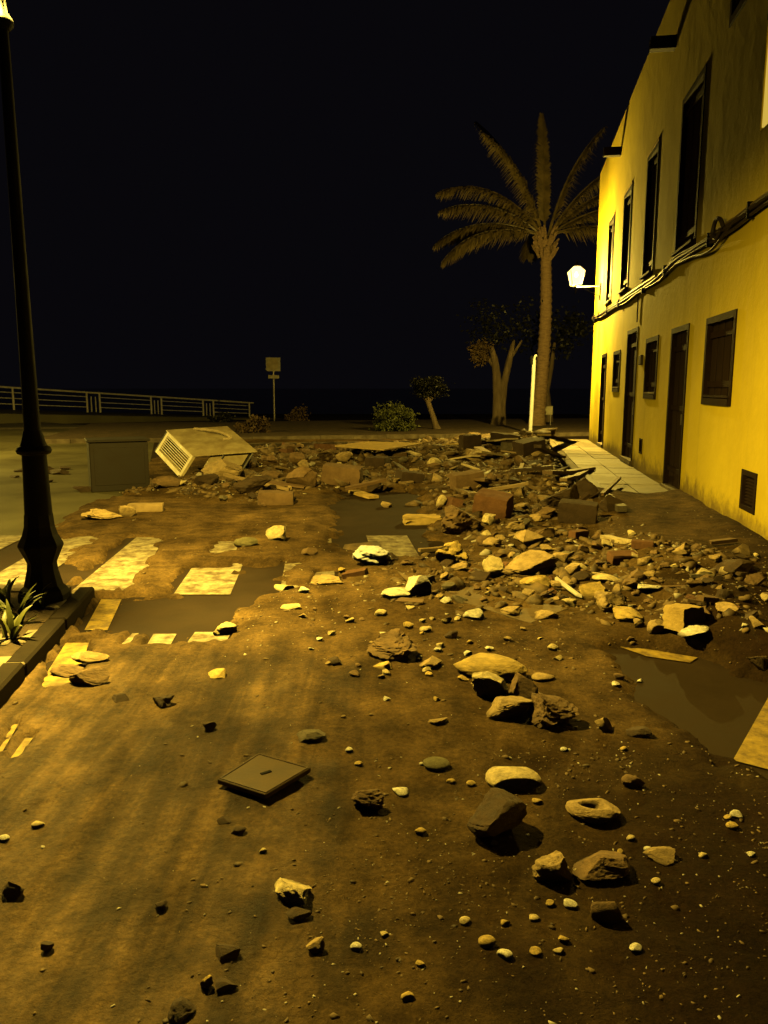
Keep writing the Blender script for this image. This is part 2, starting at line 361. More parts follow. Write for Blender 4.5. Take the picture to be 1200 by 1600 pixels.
marking('far_line', [G(62, 676), G(172, 676), G(172, 681), G(58, 681)], 'paint_white', 'white lane dash on the far left road')
marking('far_line', [G(-40, 669), G(230, 666), G(230, 668), G(-40, 672)], 'paint_white', 'long thin white edge line on the far road')
marking('far_line', [G(178, 681), G(260, 680), G(260, 683), G(178, 685)], 'paint_white', 'faint lane dash behind the overturned box')

# ------------------------------------------------------------------ mud over the street
bare_polys = [   # (ground polygon, edge softness, ragged amount)
    ([G(-300, 660), G(0, 655), G(235, 672), G(215, 770), G(130, 790), G(70, 838), G(140, 842), G(100, 925), G(0, 960), G(-300, 960)], .15, .25),
    (gp((150, 1000), (195, 938), (350, 934), (375, 888), (455, 886), (440, 926), (400, 950), (330, 1000)), .16, .30),
    (gp((85, 940), (200, 835), (262, 840), (196, 924)), .05, .16),
    (gp((268, 932), (344, 932), (372, 889), (288, 890)), .04, .10),
    (gp((325, 870), (372, 868), (378, 848), (345, 848)), .02, .16),
    (gp((528, 768), (655, 768), (668, 832), (705, 872), (528, 862)), .14, .24),
    (gp((960, 1016), (1010, 1020), (1095, 1032), (1250, 1085), (1250, 1250), (1135, 1195), (1040, 1115), (985, 1052)), .16, .12),
    (gp((125, 990), (158, 935), (192, 935), (170, 990)), .03, .05),
    (gp((55, 1092), (105, 1002), (142, 1004), (120, 1075)), .03, .06),
    (gp((-5, 1180), (22, 1130), (32, 1134), (5, 1185)), .02, .03),
    (gp((12, 1194), (42, 1150), (54, 1154), (24, 1196)), .02, .03),
    (gp((226, 1012), (268, 1012), (278, 990), (238, 990)), .02, .02),
    (gp((188, 1010), (203, 1010), (219, 989), (205, 989)), .02, .02),
    (gp((290, 1008), (350, 1008), (364, 987), (300, 987)), .02, .05),
    (gp((485, 920), (530, 918), (535, 892), (490, 895)), .02, .10),
]
def wall_sd(x, y):
    rx = x - WB[0]; ry = y - WB[1]; return rx * WD[0] + ry * WD[1], -(rx * WN[0] + ry * WN[1])   # along, out into the street
def rubble(x, y):
    """how thick the rubble lies, 0..1"""
    P = gp((150, 772), (300, 750), (400, 712), (560, 702), (760, 684), (905, 688), (905, 745), (975, 850), (1080, 884), (1215, 905), (1230, 1060), (1120, 1030), (960, 1000), (820, 968), (690, 965), (560, 960), (600, 900), (560, 862), (700, 872), (660, 770), (520, 770), (400, 790))
    return sstep(-.2, .5, sdpoly(x, y, P) + .3 * fbm(x, y, 1.3, 3, 77))
def mud_z(x, y):
    x = np.asarray(x, float); y = np.asarray(y, float)
    s, d = wall_sd(x, y)
    t = .040 + .026 * fbm(x, y, .9, 4, 3) + .012 * fbm(x * 2.2, y * .7, 2.2, 4, 9) + .010 * fbm(x, y, 7, 4, 21) + .004 * np.abs(fbm(x, y, 20, 2, 25))
    rb = rubble(x, y)
    t = t + rb * (.05 + .085 * fbm(x, y, 2.2, 4, 31))
    # the bank of rubble across the street, and the heap against the pavement
    bank = np.exp(-((y - 15.6) / 2.6) ** 2) * sstep(-4.6, -2.6, x) * (.16 + .10 * fbm(x, y, .8, 3, 41))
    heap = .30 * np.exp(-((x - 3.1) / 1.15) ** 2 - ((y - 17.0) / 2.6) ** 2) + .16 * np.exp(-((x - 2.4) / 1.2) ** 2 - ((y - 12) / 1.8) ** 2)
    t = t + bank + heap * (1 + .5 * fbm(x, y, 1.7, 3, 51))
    # mud carried over the near pavement, the far pavement stays clear
    over = sstep(1.5, 1.05, d)
    near = sstep(4.2, 3.0, s + .5 * fbm(x, y, 1.1, 3, 61))
    t = t + over * near * (.105 + .05 * np.exp(-(d / .3) ** 2)) * 1.0
    t = t - over * (1 - near) * 1.2
    nz = fbm(x, y, 2.4, 4, 5) + .6 * fbm(x, y, 11, 3, 6)
    for P, sft, rag in bare_polys:
        b = sstep(-sft, sft, sdpoly(x, y, P) + rag * nz)
        t = t * (1 - b) - .05 * b
    t = t - sstep(22.5, 25, y) * .6 - sstep(-4.6, -6.5, x) * .3
    return t
ys = np.concatenate([np.geomspace(.7, 26, 560)])
mud = grid('mud', np.linspace(-6.2, 6.2, 520), ys, mud_z, 'mud'); tag(mud, 'brown wet mud and silt washed over the street', kind='structure')
def gz(x, y): return float(max(mud_z(np.array([x]), np.array([y]))[0], 0.))
def onmud(px, py, it=3):
    r = ray(px, py); lo, hi = (.5 - EYE) / r[2], -EYE / r[2]        # walk the line of sight down to the mud
    ts = np.linspace(lo, hi, 60); q = np.array([0, 0, EYE]) + r[None] * ts[:, None]
    below = np.nonzero(q[:, 2] <= np.maximum(mud_z(q[:, 0], q[:, 1]), 0) + 1e-4)[0]
    return q[below[0]] if len(below) else q[-1]

# ------------------------------------------------------------------ pavements and kerbs
def slab_box(c, u, v, lu, lv, z0, z1):
    c, u, v = np.array(c, float), np.array(u, float), np.array(v, float)
    q = [c, c + u * lu, c + u * lu + v * lv, c + v * lv]
    if np.cross(u[:2], v[:2]) < 0: q = [q[0], q[3], q[2], q[1]]
    return [(p[0], p[1], z0) for p in q] + [(p[0], p[1], z1) for p in q]
pv = empty('pavement'); tag(pv, 'pale paved footway along the yellow house', kind='structure')
rnd = random.Random(5)
base = MB(); base.hexa(slab_box(Wp(-1.9, 0, -1.0), WD, WN, 16.5, 1.0, -.05, .105)); base.build('bed', 'kerb_dirty', pv)
s = 2.2; k = 0
while s < 14.2:
    L = .48
    for j in range(2):
        mb = MB(); z1 = .118 + rnd.uniform(-.004, .004)
        mb.hexa(slab_box(Wp(s + .006, 0, -.985 + j * .49), WD, WN, L - .012, .478, .09, z1)); mb.build('paving_slab', 'paving', pv)
    s += L
s = -1.9
while s < 14.4:
    mb = MB(); mb.hexa(slab_box(Wp(s + .006, 0, -1.14), WD, WN, .988, .145, -.06, .122 + rnd.uniform(-.004, .004))); mb.build('kerb_stone', 'kerb_dirty' if s < 5 else 'kerb', pv, bevel=.012)
    s += 1.0
# left footway with the planting bed the lamp post stands in
PC = G(150, 940); PK = G(-2, 1122); kd = (PK - PC) / np.linalg.norm(PK - PC); kn = np.array([kd[1], -kd[0], 0])
if kn[0] > 0: kn = -kn
lf = empty('footway'); tag(lf, 'raised footway corner with earth round the lamp post', kind='structure')
bed = MB(); bx = PC + kn * .12 + kd * .14
bed.prism(ccw([tuple(q[:2]) for q in (bx, bx + kd * 5, bx + kd * 5 + kn * 5, bx + kn * 5 - kd * .9)]), -.05, .105); bed.build('earth', 'soil', lf)
for i in range(6):
    mb = MB(); mb.hexa(slab_box(PC + kd * (.01 + i * .8), kd, kn, .785, .115, -.05, .125 + rnd.uniform(-.006, .006))); mb.build('kerb_stone', 'kerb_dark', lf, bevel=.014)
bd = (-kd * .18 + kn); bd /= np.linalg.norm(bd); bn = np.array([bd[1], -bd[0], 0]); bn = bn if bn[1] < 0 else -bn
for i in range(6):
    mb = MB(); mb.hexa(slab_box(PC + bd * (.17 + i * .8), bd, bn, .785, .14, -.05, .123 + rnd.uniform(-.006, .006))); mb.build('kerb_stone', 'kerb', lf, bevel=.014)
for (px, py, w_, h_) in ((36, 1042, .30, .2), (20, 1000, .2, .13), (62, 995, .22, .1), (8, 1072, .2, .18), (100, 945, .2, .1)):
    p = G(px, py, .105); mb = MB(); mb.hexa(slab_box(p - kd * w_ / 2, kd, kn, w_, h_, .09, .118)); o = mb.build('paving_slab', 'paving', lf, bevel=.008)
# the planted strip across the end of the street
kb = empty('planting_strip'); tag(kb, 'dark earth strip with pale kerb across the street end', kind='structure')
A = G(395, 689); Bq = G(735, 684); A2 = A + (A - Bq) * .9; B2 = Bq + (Bq - A) * 1.6
ud = (B2 - A2); ul = np.linalg.norm(ud); ud = ud / ul; un = np.array([-ud[1], ud[0], 0])
mb = MB(); mb.hexa(slab_box(A2 + un * .16, ud, un, ul, 11, -.5, .09)); mb.build('earth', 'soil', kb)
t = 0
while t < ul:
    mb = MB(); mb.hexa(slab_box(A2 + ud * (t + .006), ud, un, .988, .16, -.1, .12 + rnd.uniform(-.008, .008))); mb.build('kerb_stone', 'kerb', kb); t += 1.
mb = MB(); q0 = G(392, 706); q1 = G(532, 703.5)
kq = empty('road_kerb'); tag(kq, 'straight pale kerb line behind the rubble bank', kind='structure')
dq = (q1 - q0); lq = np.linalg.norm(dq); dq = dq / lq; nq = np.array([-dq[1], dq[0], 0])
for i in range(6):
    mb = MB(); mb.hexa(slab_box(q0 + dq * (i * 1.0 - 2.0), dq, nq, .985, .16, -.05, .2)); mb.build('kerb_stone', 'kerb', kq)

# promenade along the sea
RL = U(0, 640, 36); RR = U(397, 652, 46)
rd = RR - RL; rd2 = np.array([rd[0], rd[1], 0]); rl = np.linalg.norm(rd2); rd2 /= rl; rn = np.array([rd2[1], -rd2[0], 0]); rn = rn if rn[1] < 0 else -rn
pm = MB()
a0 = RL - rd * .9; a1 = RR + rd * .05
for pz in (0,):
    pts = [a0 + rn * 3.2, a1 + rn * 2.2, a1 - rn * 3, a0 - rn * 3]
    pm.hexa([(p[0], p[1], -.8) for p in pts] + [(pts[0][0], pts[0][1], a0[2] - .25), (pts[1][0], pts[1][1], a1[2] - .02), (pts[2][0], pts[2][1], a1[2]), (pts[3][0], pts[3][1], a0[2])])
tag(pm.build('promenade', 'asphalt_lit'), 'raised promenade walk carrying the sea railing', kind='structure')

# ------------------------------------------------------------------ the yellow house
S0, S1 = -9., 14.05
def ztop(s): return 7.52 - .048 * s
doors = [(3.0, 4.06, .14, 2.37), (6.9, 8.1, .2, 2.62), (11.05, 11.95, .2, 2.33)]
wins = [(.93, 2.13, 1.35, 2.35), (4.99, 6.06, 1.36, 2.35), (8.9, 9.9, 1.45, 2.31)]
upper = [(2.95, 4.2, 3.34, 5.46), (5.82, 6.82, 3.37, 5.43), (8.4, 9.42, 3.42, 5.41), (10.75, 11.7, 3.43, 5.34)]
litw = [(-.55, .62, 3.97, 5.0)]
attic = [(.55, 1.98, 5.45, 6.5)]
vents = [(-.09, .37, .36, .75), (5.93, 6.2, .42, .68)]
allop = doors + wins + upper + litw + attic + vents
house = empty('house', WB); tag(house, 'long yellow rendered two storey house with dark shuttered openings', 'house')
def P(s, z, d=0.): return tuple(Wp(s, z, d) - WB)       # local to the house
REV = .15
wl = MB()
ss = sorted({S0, S1} | {v for o in allop for v in o[:2]}); zs = sorted({0., 7.0} | {v for o in allop for v in o[2:]})
def solid(s, z): return not any(a < s < b and c < z < d for a, b, c, d in allop)
for i in range(len(ss) - 1):
    for j in range(len(zs) - 1):
        if solid((ss[i] + ss[i + 1]) / 2, (zs[j] + zs[j + 1]) / 2):
            wl.add([P(ss[i], zs[j]), P(ss[i], zs[j + 1]), P(ss[i + 1], zs[j + 1]), P(ss[i + 1], zs[j])], [(0, 1, 2, 3)])
for a, b, c, d in allop:
    q = [(a, c), (b, c), (b, d), (a, d)]
    for k in range(4):
        (x0, z0), (x1, z1) = q[k], q[(k + 1) % 4]
        wl.add([P(x0, z0), P(x1, z1), P(x1, z1, REV), P(x0, z0, REV)], [(0, 1, 2, 3)])
    wl.add([P(a, c, REV), P(b, c, REV), P(b, d, REV), P(a, d, REV)], [(3, 2, 1, 0)])
me = wl.mesh('wall'); wall = link('wall', me, 'stucco', house)
gb = MB(); 
gb.add([P(S1, 0), P(S1, 0, 8), P(S1, 7.0, 8), P(S1, 7.0)], [(0, 1, 2, 3)])
gb.add([P(S0, 0), P(S0, 0, 8), P(S0, 7.0, 8), P(S0, 7.0)], [(3, 2, 1, 0)])
gb.add([P(S0, 0, 8), P(S1, 0, 8), P(S1, 7.0, 8), P(S0, 7.0, 8)], [(3, 2, 1, 0)])
gb.build('side_wall', 'stucco', house)
pp = MB(); pp.hexa([P(S0, 7.0), P(S1, 7.0), P(S1, 7.0, 8), P(S0, 7.0, 8), P(S0, ztop(S0)), P(S1, ztop(S1) + .18), P(S1, ztop(S1) + .18, 8), P(S0, ztop(S0), 8)]); pp.build('parapet', 'stucco', house)
pl = MB(); pl.hexa([P(S0, .03, -.018), P(S1, .03, -.018), P(S1, .03, .0), P(S0, .03, .0), P(S0, .19, -.014), P(S1, .19, -.014), P(S1, .19, .0), P(S0, .19, .0)])
def hbox(mb, s0, s1, z0, z1, d0, d1):
    return mb.hexa([P(s0, z0, d0), P(s1, z0, d0), P(s1, z0, d1), P(s0, z0, d1), P(s0, z1, d0), P(s1, z1, d0), P(s1, z1, d1), P(s0, z1, d1)])
def shutter(kind, a, b, c, d, nb, proud=-.015, fr=.075, label=None):
    r = empty(kind); r.parent = house
    if label: r['label'] = label
    f = MB()
    hbox(f, a, a + fr, c, d, proud, .12); hbox(f, b - fr, b, c, d, proud, .12); hbox(f, a + fr, b - fr, d - fr, d, proud, .12)
    if kind == 'window': hbox(f, a + fr, b - fr, c, c + fr, proud - .01, .12)
    f.build('frame', 'wood_frame', r)
    i0, i1 = a + fr + .004, b - fr - .004; z0 = c + (fr if kind == 'window' else .02) + .004; z1 = d - fr - .004
    wdt = (i1 - i0) / nb
    for k in range(nb):
        mb = MB(); off = .045 + (k % 2) * .006 + random.uniform(0, .004)
        hbox(mb, i0 + k * wdt + .005, i0 + (k + 1) * wdt - .005, z0, z1, off, off + .03); mb.build('board', 'wood_dark', r)
    for zz in ((z0 + .12, z1 - .16) if kind == 'window' else (z0 + .2, (z0 + z1) / 2, z1 - .25)):
        mb = MB(); hbox(mb, i0, i1, zz, zz + .07, .024, .043); mb.build('rail', 'wood_frame', r)
    return r
for k, (a, b, c, d) in enumerate(doors):
    r = shutter('door', a, b, c, d, 6)
    mb = MB(); hbox(mb, a - .02, b + .02, c - .06, c + .015, -.05, .13); mb.build('threshold', 'kerb', r)
    mb = MB(); hbox(mb, a + .14, a + .17, 1.05, 1.19, -.01, .05); mb.build('handle', 'galvanised', r)
for a, b, c, d in wins:
    r = shutter('window', a, b, c, d, 8)
    mb = MB(); hbox(mb, a + .08, b - .08, c + .085, c + .11, -.02, .05); mb.build('sill', 'kerb' if a > 3 else 'wood_frame', r)
for k, (a, b, c, d) in enumerate(upper):
    r = shutter('window', a, b, c, d, 6)
    mb = MB(); hbox(mb, a + .05, b - .05, c + .04, c + .075, -.06, .045); mb.build('sill', 'wood_frame' if k == 0 else 'kerb', r)
    if k >= 1:      # light plaster lintel line
        mb = MB(); hbox(mb, a, b, d + .005, d + .04, -.02, .02); mb.build('lintel', 'stucco_trim', r)
for a, b, c, d in attic:
    shutter('window', a, b, c, d, 8, label='dark high window under the roof')
for a, b, c, d in litw:
    r = empty('window'); r.parent = house; r['label'] = 'lit window glowing yellow'
    mb = MB(); hbox(mb, a + .03, b - .005, c + .03, d - .055, .012, .03); mb.build('pane', 'lit_window', r)
    mb = MB(); hbox(mb, a, b, d - .05, d, -.01, .1); hbox(mb, a + (b - a) * .5, a + (b - a) * .5 + .05, c, d - .05, -.008, .01); mb.build('frame', 'wood_frame', r)
for k, (a, b, c, d) in enumerate(vents):
    r = empty('vent'); r.parent = house; fr = .05 if k == 0 else .03
    f = MB(); hbox(f, a, a + fr, c, d, -.012, .1); hbox(f, b - fr, b, c, d, -.012, .1); hbox(f, a + fr, b - fr, c, c + fr, -.012, .1); hbox(f, a + fr, b - fr, d - fr, d, -.012, .1); f.build('frame', 'wood_frame', r)
    z = c + fr + .012
    while z < d - fr - .015:
        mb = MB(); mb.hexa([P(a + fr, z, .02), P(b - fr, z, .02), P(b - fr, z + .02, .06), P(a + fr, z + .02, .06), P(a + fr, z + .006, .02), P(b - fr, z + .006, .02), P(b - fr, z + .026, .06), P(a + fr, z + .026, .06)]); mb.build('slat', 'wood_dark', r); z += .032
for sp in (5.0, 10.3):      # wooden rain spouts
    r = empty('rain_spout'); r.parent = house
    for d0, d1, c0, c1 in ((-.07, -.045, 6.46, 6.60), (.045, .07, 6.46, 6.60)):
        mb = MB(); hbox(mb, sp + d0, sp + d1, c0, c1, -.36, .0); mb.build('side', 'wood_dark', r)
    mb = MB(); hbox(mb, sp - .07, sp + .07, 6.43, 6.457, -.36, .0); mb.build('channel', 'wood_dark', r)
# meter box and small lit number plate by the door
mb = MB(); hbox(mb, 6.28, 6.47, 1.93, 2.10, -.05, .0); o = mb.build('meter_box', 'kerb', None, bevel=.008); o.location = tuple(WB); tag(o, 'small pale meter box on the wall between door and window', 'box')

# cables along the wall
cb = empty('cable_bundle', WB); tag(cb, 'sagging bundle of cables along the yellow wall below upper windows', 'cable')
def cable(name, pts, r, m, par):
    out = []; pts = [Vector(P(*p)) for p in pts]
    for i in range(len(pts) - 1):
        p0 = pts[max(i - 1, 0)]; p1 = pts[i]; p2 = pts[i + 1]; p3 = pts[min(i + 2, len(pts) - 1)]
        for k in range(6):
            t = k / 6; out.append(.5 * (2 * p1 + (p2 - p0) * t + (2 * p0 - 5 * p1 + 4 * p2 - p3) * t * t + (3 * p1 - p0 - 3 * p2 + p3) * t ** 3))
    out.append(pts[-1]); mb = MB(); mb.tube(out, r, 7); return mb.build(name, m, par, sm=50)
main = [(-5, 3.28), (-2, 3.24), (0.2, 3.265), (1.0, 3.25), (1.7, 3.24), (2.4, 3.255), (3.2, 3.275), (3.95, 3.29), (5.0, 3.235), (6.0, 3.22), (7., 3.24), (8.5, 3.25), (10., 3.28), (12, 3.31), (13.2, 3.34), (14.0, 3.36)]
cable('cable', [(s_, z_, -.045) for s_, z_ in main], .024, 'cable', cb)
cable('cable', [(s_, z_ - .05 - .02 * math.sin(s_ * 1.7), -.04) for s_, z_ in main], .017, 'cable', cb)
cable('cable', [(s_, z_ + .04 - .015 * math.sin(s_ * 2.9), -.04) for s_, z_ in main], .014, 'cable_pale', cb)
cable('cable', [(1.2, 3.24, -.04), (1.5, 3.16, -.06), (1.9, 3.1, -.06), (2.35, 3.12, -.06), (2.8, 3.17, -.05), (3.3, 3.20, -.05), (3.9, 3.24, -.04)], .018, 'cable', cb)
cable('cable', [(1.45, 3.25, -.06), (1.55, 3.36, -.08), (1.72, 3.38, -.08), (1.78, 3.26, -.09), (1.66, 3.18, -.08), (1.5, 3.24, -.07)], .024, 'cable', cb)
cable('cable', [(5.2, 3.26, -.05), (6, 3.27, -.055), (7.2, 3.285, -.055), (8.6, 3.30, -.05)], .03, 'cable_pale', cb)
cable('cable', [(6.98, 3.22, -.03), (6.97, 2.95, -.025), (6.98, 2.7, -.025)], .012, 'cable', cb)
for s_ in (.6, 2.1, 4.6, 6.4, 9.2, 11.0, 12.6, 13.6):
    z_ = np.interp(s_, [a for a, b in main], [b for a, b in main]); mb = MB(); hbox(mb, s_ - .015, s_ + .015, z_ - .09, z_ + .07, -.075, 0); mb.build('clip', 'iron', cb)

# ------------------------------------------------------------------ street lanterns
def lantern(par, z0, top=.21, bot=.10, h=.42, rot=math.pi / 4, glazed_roof=False):
    """glazed tapering lantern: base ring, panes, corner bars, cap; z0 = underside"""
    def corner(k, r, z): a = rot + k * math.pi / 2; return (r * math.cos(a), r * math.sin(a), z)
    rb, rt = bot * 1.414, top * 1.414
    for k in range(4):
        a, b_, c, d = corner(k, rb, z0 + .02), corner(k + 1, rb, z0 + .02), corner(k + 1, rt, z0 + h), corner(k, rt, z0 + h)
        me = bpy.data.meshes.new('pane'); me.from_pydata([a, b_, c, d], [], [(0, 1, 2, 3)]); link('pane', me, 'lamp_glass', par)
        mb = MB(); mb.tube([corner(k, rb * 1.02, z0), corner(k, rt * 1.02, z0 + h + .01)], .009, 6); mb.build('corner_bar', 'iron', par)
    mb = MB()
    for k in range(4):
        mb.tube([corner(k, rb, z0 + .01), corner(k + 1, rb, z0 + .01)], .012, 6)
    mb.build('base_ring', 'iron', par)
    if glazed_roof:
        r2 = rt * .38
        for k in range(4):
            me = bpy.data.meshes.new('roof_pane'); me.from_pydata([corner(k, rt, z0 + h + .005), corner(k + 1, rt, z0 + h + .005), corner(k + 1, r2, z0 + h + .13), corner(k, r2, z0 + h + .13)], [], [(0, 1, 2, 3)]); link('roof_pane', me, 'lamp_glass', par)
        mb = MB(); mb.lathe([(r2 * 1.1, z0 + h + .13), (r2 * .9, z0 + h + .16), (.03, z0 + h + .2), (.02, z0 + h + .26), (.004, z0 + h + .29)], 4, rot); mb.build('cap', 'iron', par)
    else:
        mb = MB(); mb.lathe([(rt * 1.10, z0 + h), (rt * 1.06, z0 + h + .03), (rt * .92, z0 + h + .16), (rt * .36, z0 + h + .22), (rt * .34, z0 + h + .25), (.03, z0 + h + .30), (.022, z0 + h + .40), (.004, z0 + h + .43)], 4, rot, False); mb.build('cap', 'iron', par)
    mb = MB(); mb.lathe([(.001, z0 + h * .62), (.035, z0 + h * .66), (.045, z0 + h * .76), (.03, z0 + h * .88), (.018, z0 + h * .99)], 12); mb.build('bulb', 'lamp_bulb', par, sm=60)
def lamp_light(par, z, watts, rad=.085, hood=None):
    ld = bpy.data.lights.new('lamp_light', 'SPOT' if hood else 'POINT')
    if hood: ld.spot_size = math.pi; ld.spot_blend = hood        # the hood throws the light downwards
    ld.energy = watts; ld.color = LAMP_COL; ld.shadow_soft_size = rad
    lo = bpy.data.objects.new('lamp_light', ld); C.objects.link(lo); lo.parent = par; lo.location = (0, 0, z); return lo
def lamp_post(loc, label, watts, hood=.55):
    r = empty('street_lamp', loc); tag(r, label, 'street lamp')
    mb = MB(); mb.lathe([(.165, 0), (.165, .05), (.15, .085), (.125, .11), (.112, .16), (.098, .22), (.094, .27)], 8, R(22.5)); mb.build('foot', 'iron', r)
    mb = MB(); mb.lathe([(.093, .265), (.108, .30), (.145, .385), (.142, .40), (.112, .46), (.096, .52), (.090, .60)], 8, R(22.5)); mb.build('flared_base', 'iron', r)
    mb = MB(); mb.lathe([(.088, .595), (.083, .75), (.079, .90), (.077, 1.005)], 16); mb.build('lower_shaft', 'iron', r, sm=40)
    mb = MB(); mb.lathe([(.082, 1.0), (.104, 1.01), (.112, 1.03), (.104, 1.05), (.084, 1.062), (.072, 1.10), (.058, 1.16)], 16); mb.build('collar', 'iron', r, sm=40)
    mb = MB(); mb.lathe([(.053, 1.155), (.047, 1.6), (.040, 2.4), (.034, 3.3), (.030, 3.62)], 12); mb.build('shaft', 'iron', r, sm=40)
    mb = MB(); mb.lathe([(.040, 3.60), (.062, 3.63), (.062, 3.66), (.034, 3.70), (.026, 3.76), (.022, 3.85)], 12); mb.build('neck', 'iron', r, sm=40)
    mb = MB()
    for k in range(4):
        a = k * math.pi / 2 + math.pi / 4
        mb.tube([(.02 * math.cos(a), .02 * math.sin(a), 3.80), (.09 * math.cos(a), .09 * math.sin(a), 3.81), (.14 * math.cos(a), .14 * math.sin(a), 3.86)], .010, 6)
    mb.build('lantern_bracket', 'iron', r)
    lantern(r, 3.85); lamp_light(r, 3.85 + .20, watts, .045, hood=hood)
    return r
LP = G(70, 938, .105)
lamp_post(tuple(LP), 'black cast iron street lamp with lit lantern standing by the left kerb', POST_W)
lamp_post((-12.6, 17.0, 0), 'assumed black cast iron street lamp, out of view further along the left road', ASSUMED_FAR_W, .34)  # assumed lamp out of view, added to light the left road and railing
lroot = Wp(12.75, 4.0); wlmp = empty('wall_lantern', tuple(Wp(12.75, 4.0, -.62))); tag(wlmp, 'lit lantern on a bracket at the end of the yellow house', 'wall lamp')
lantern(wlmp, .06, top=.18, bot=.11, h=.34, glazed_roof=True)
dv = Vector(WN) * .62
mb = MB(); mb.tube([(0, 0, .03), tuple(dv * .5 + Vector((0, 0, .03))), tuple(dv + Vector((0, 0, .03)))], .016, 8); mb.build('arm', 'rail_white', wlmp)
mb = MB(); mb.tube([tuple(dv * .25 + Vector((0, 0, .02))), tuple(dv * .6 + Vector((0, 0, -.10))), tuple(dv + Vector((0, 0, -.22)))], .011, 8); mb.build('brace', 'iron', wlmp)
mb = MB(); mb.tube([(0, 0, .07), (0, 0, .0), (0, 0, -.10), (0, 0, -.14)], [.03, .024, .014, .003], 8); mb.build('finial', 'iron', wlmp)
mb = MB(); mb.tube([tuple(dv * .97 + Vector((0, 0, -.30))), tuple(dv * .97 + Vector((0, 0, .12)))], .035, 8); mb.build('wall_plate', 'iron', wlmp)
lamp_light(wlmp, .06 + .18, WALL_W, .05)

# ------------------------------------------------------------------ sea railing, sign, posts
rail = empty('sea_railing', tuple(RL)); tag(rail, 'pale metal sea railing along the promenade', 'railing')
def Rp(t, h): p = RL + rd * t; hh = 1.05 + (.84 - 1.05) * t; return tuple(p + np.array([0, 0, h * hh]) - RL)
def t_of(px):
    lo, hi = -1., 1.2
    for _ in range(40):
        mid = (lo + hi) / 2; q = RL + rd * mid
        if proj(*q)[0] < px: lo = mid
        else: hi = mid
    return lo
mb = MB(); mb.tube([Rp(-.9, 1), Rp(0, 1), Rp(1, 1)], .045, 8); mb.build('top_rail', 'rail_white', rail)
groups = [(-330, -310), (-190, -172), (-60, -48), (22, 22), (137, 157), (237, 253), (318, 334), (390, 390)]
for h in (.78, .52, .26):
    for i in range(len(groups) - 1):
        mb = MB(); mb.tube([Rp(t_of(groups[i][1]), h), Rp(t_of(groups[i + 1][0]), h)], .02, 6); mb.build('bar', 'rail_white', rail)
for a, b_ in groups:
    for px in sorted({a, b_}):
        mb = MB(); tt = t_of(px); mb.tube([Rp(tt, 0), Rp(tt, 1)], .05, 8); mb.build('post', 'rail_white', rail)
    if b_ > a:
        for f in (.33, .67):
            mb = MB(); tt = t_of(a + (b_ - a) * f); mb.tube([Rp(tt, .02), Rp(tt, .8)], .03, 6); mb.build('picket', 'rail_white', rail)

sg = G(429, 656); sg[1] += 0
sign = empty('road_sign', (sg[0], sg[1], -.12)); tag(sign, 'pale square road sign on a pole beside the sea', 'sign')
sign.rotation_euler = (0, 0, R(8))
mb = MB(); mb.tube([(0, 0, 0), (0, 0, 3.0)], .045, 10); mb.build('pole', 'galvanised', sign)
mb = MB(); mb.box((-.35, -.055, 2.42), (.33, -.035, 3.06)); mb.build('panel', 'sign_back', sign, bevel=.008)
mb = MB(); mb.lathe([(.27, 0), (.27, .012)], 24)
o = mb.build('disc', 'sheet_metal', sign); o.rotation_euler = (R(90), 0, 0); o.location = (-.02, -.056, 2.74)
mb = MB(); mb.box((-.26, -.052, 2.08), (.26, -.032, 2.24)); mb.build('supplementary_plate', 'sign_back', sign, bevel=.006)

p0 = G(828, 682); bp_ = empty('marker_post', (p0[0], p0[1], .0)); tag(bp_, 'slim white upright post in front of the palm trunk', 'post')
mb = MB(); mb.tube([(0, 0, -.1), (.035, 0, 1.2), (.06, 0, 2.40)], .06, 10); mb.build('shaft', 'plastic_white', bp_, sm=50)
mb = MB(); mb.box((-.06, -.05, 2.25), (.02, .05, 2.52)); mb.build('clamp', 'iron', bp_)
mb = MB(); mb.tube([(.06, 0, 2.40), (.085, 0, 2.52), (.14, 0, 2.53)], .035, 8); mb.build('top_hook', 'plastic_white', bp_)
p0 = G(852, 668); sb = empty('notice_sign', (p0[0], p0[1], .08)); tag(sb, 'small white notice board low beside the palm trunk', 'sign')
mb = MB(); mb.box((-.24, -.02, .42), (.26, .02, .74)); mb.build('board', 'sign_back', sb)
for x in (-.18, .2):
    mb = MB(); mb.tube([(x, .03, -.05), (x, .03, .6)], .02, 6); mb.build('leg', 'galvanised', sb)

# ------------------------------------------------------------------ vegetation
def leaf_cloud(mb, cx, cy, cz, rx, ry, rz, n, ls, rg, clumps=26, hollow=.35):
    cl = []
    for _ in range(clumps):
        while True:
            v = np.array([rg.uniform(-1, 1) for _ in range(3)]); q = np.linalg.norm(v)
            if hollow < q < 1: break
        cl.append((v, rg.uniform(.16, .36)))
    for _ in range(n):
        c, r = cl[rg.randrange(len(cl))]
        p = c + np.array([rg.gauss(0, 1) for _ in range(3)]) * r * .62
        p = np.array([cx + p[0] * rx, cy + p[1] * ry, cz + p[2] * rz])
        d = Vector((rg.gauss(0, 1), rg.gauss(0, 1), rg.gauss(0, .7))).normalized(); q = d.orthogonal().normalized(); q.rotate(Matrix.Rotation(rg.uniform(0, 6.28), 3, d))
        l = ls * rg.uniform(.6, 1.3); p = Vector(p)
        mb.add([p, p + d * l * .5 + q * l * .26, p + d * l, p + d * l * .5 - q * l * .26], [(0, 1, 2, 3)])
rg = random.Random(3)
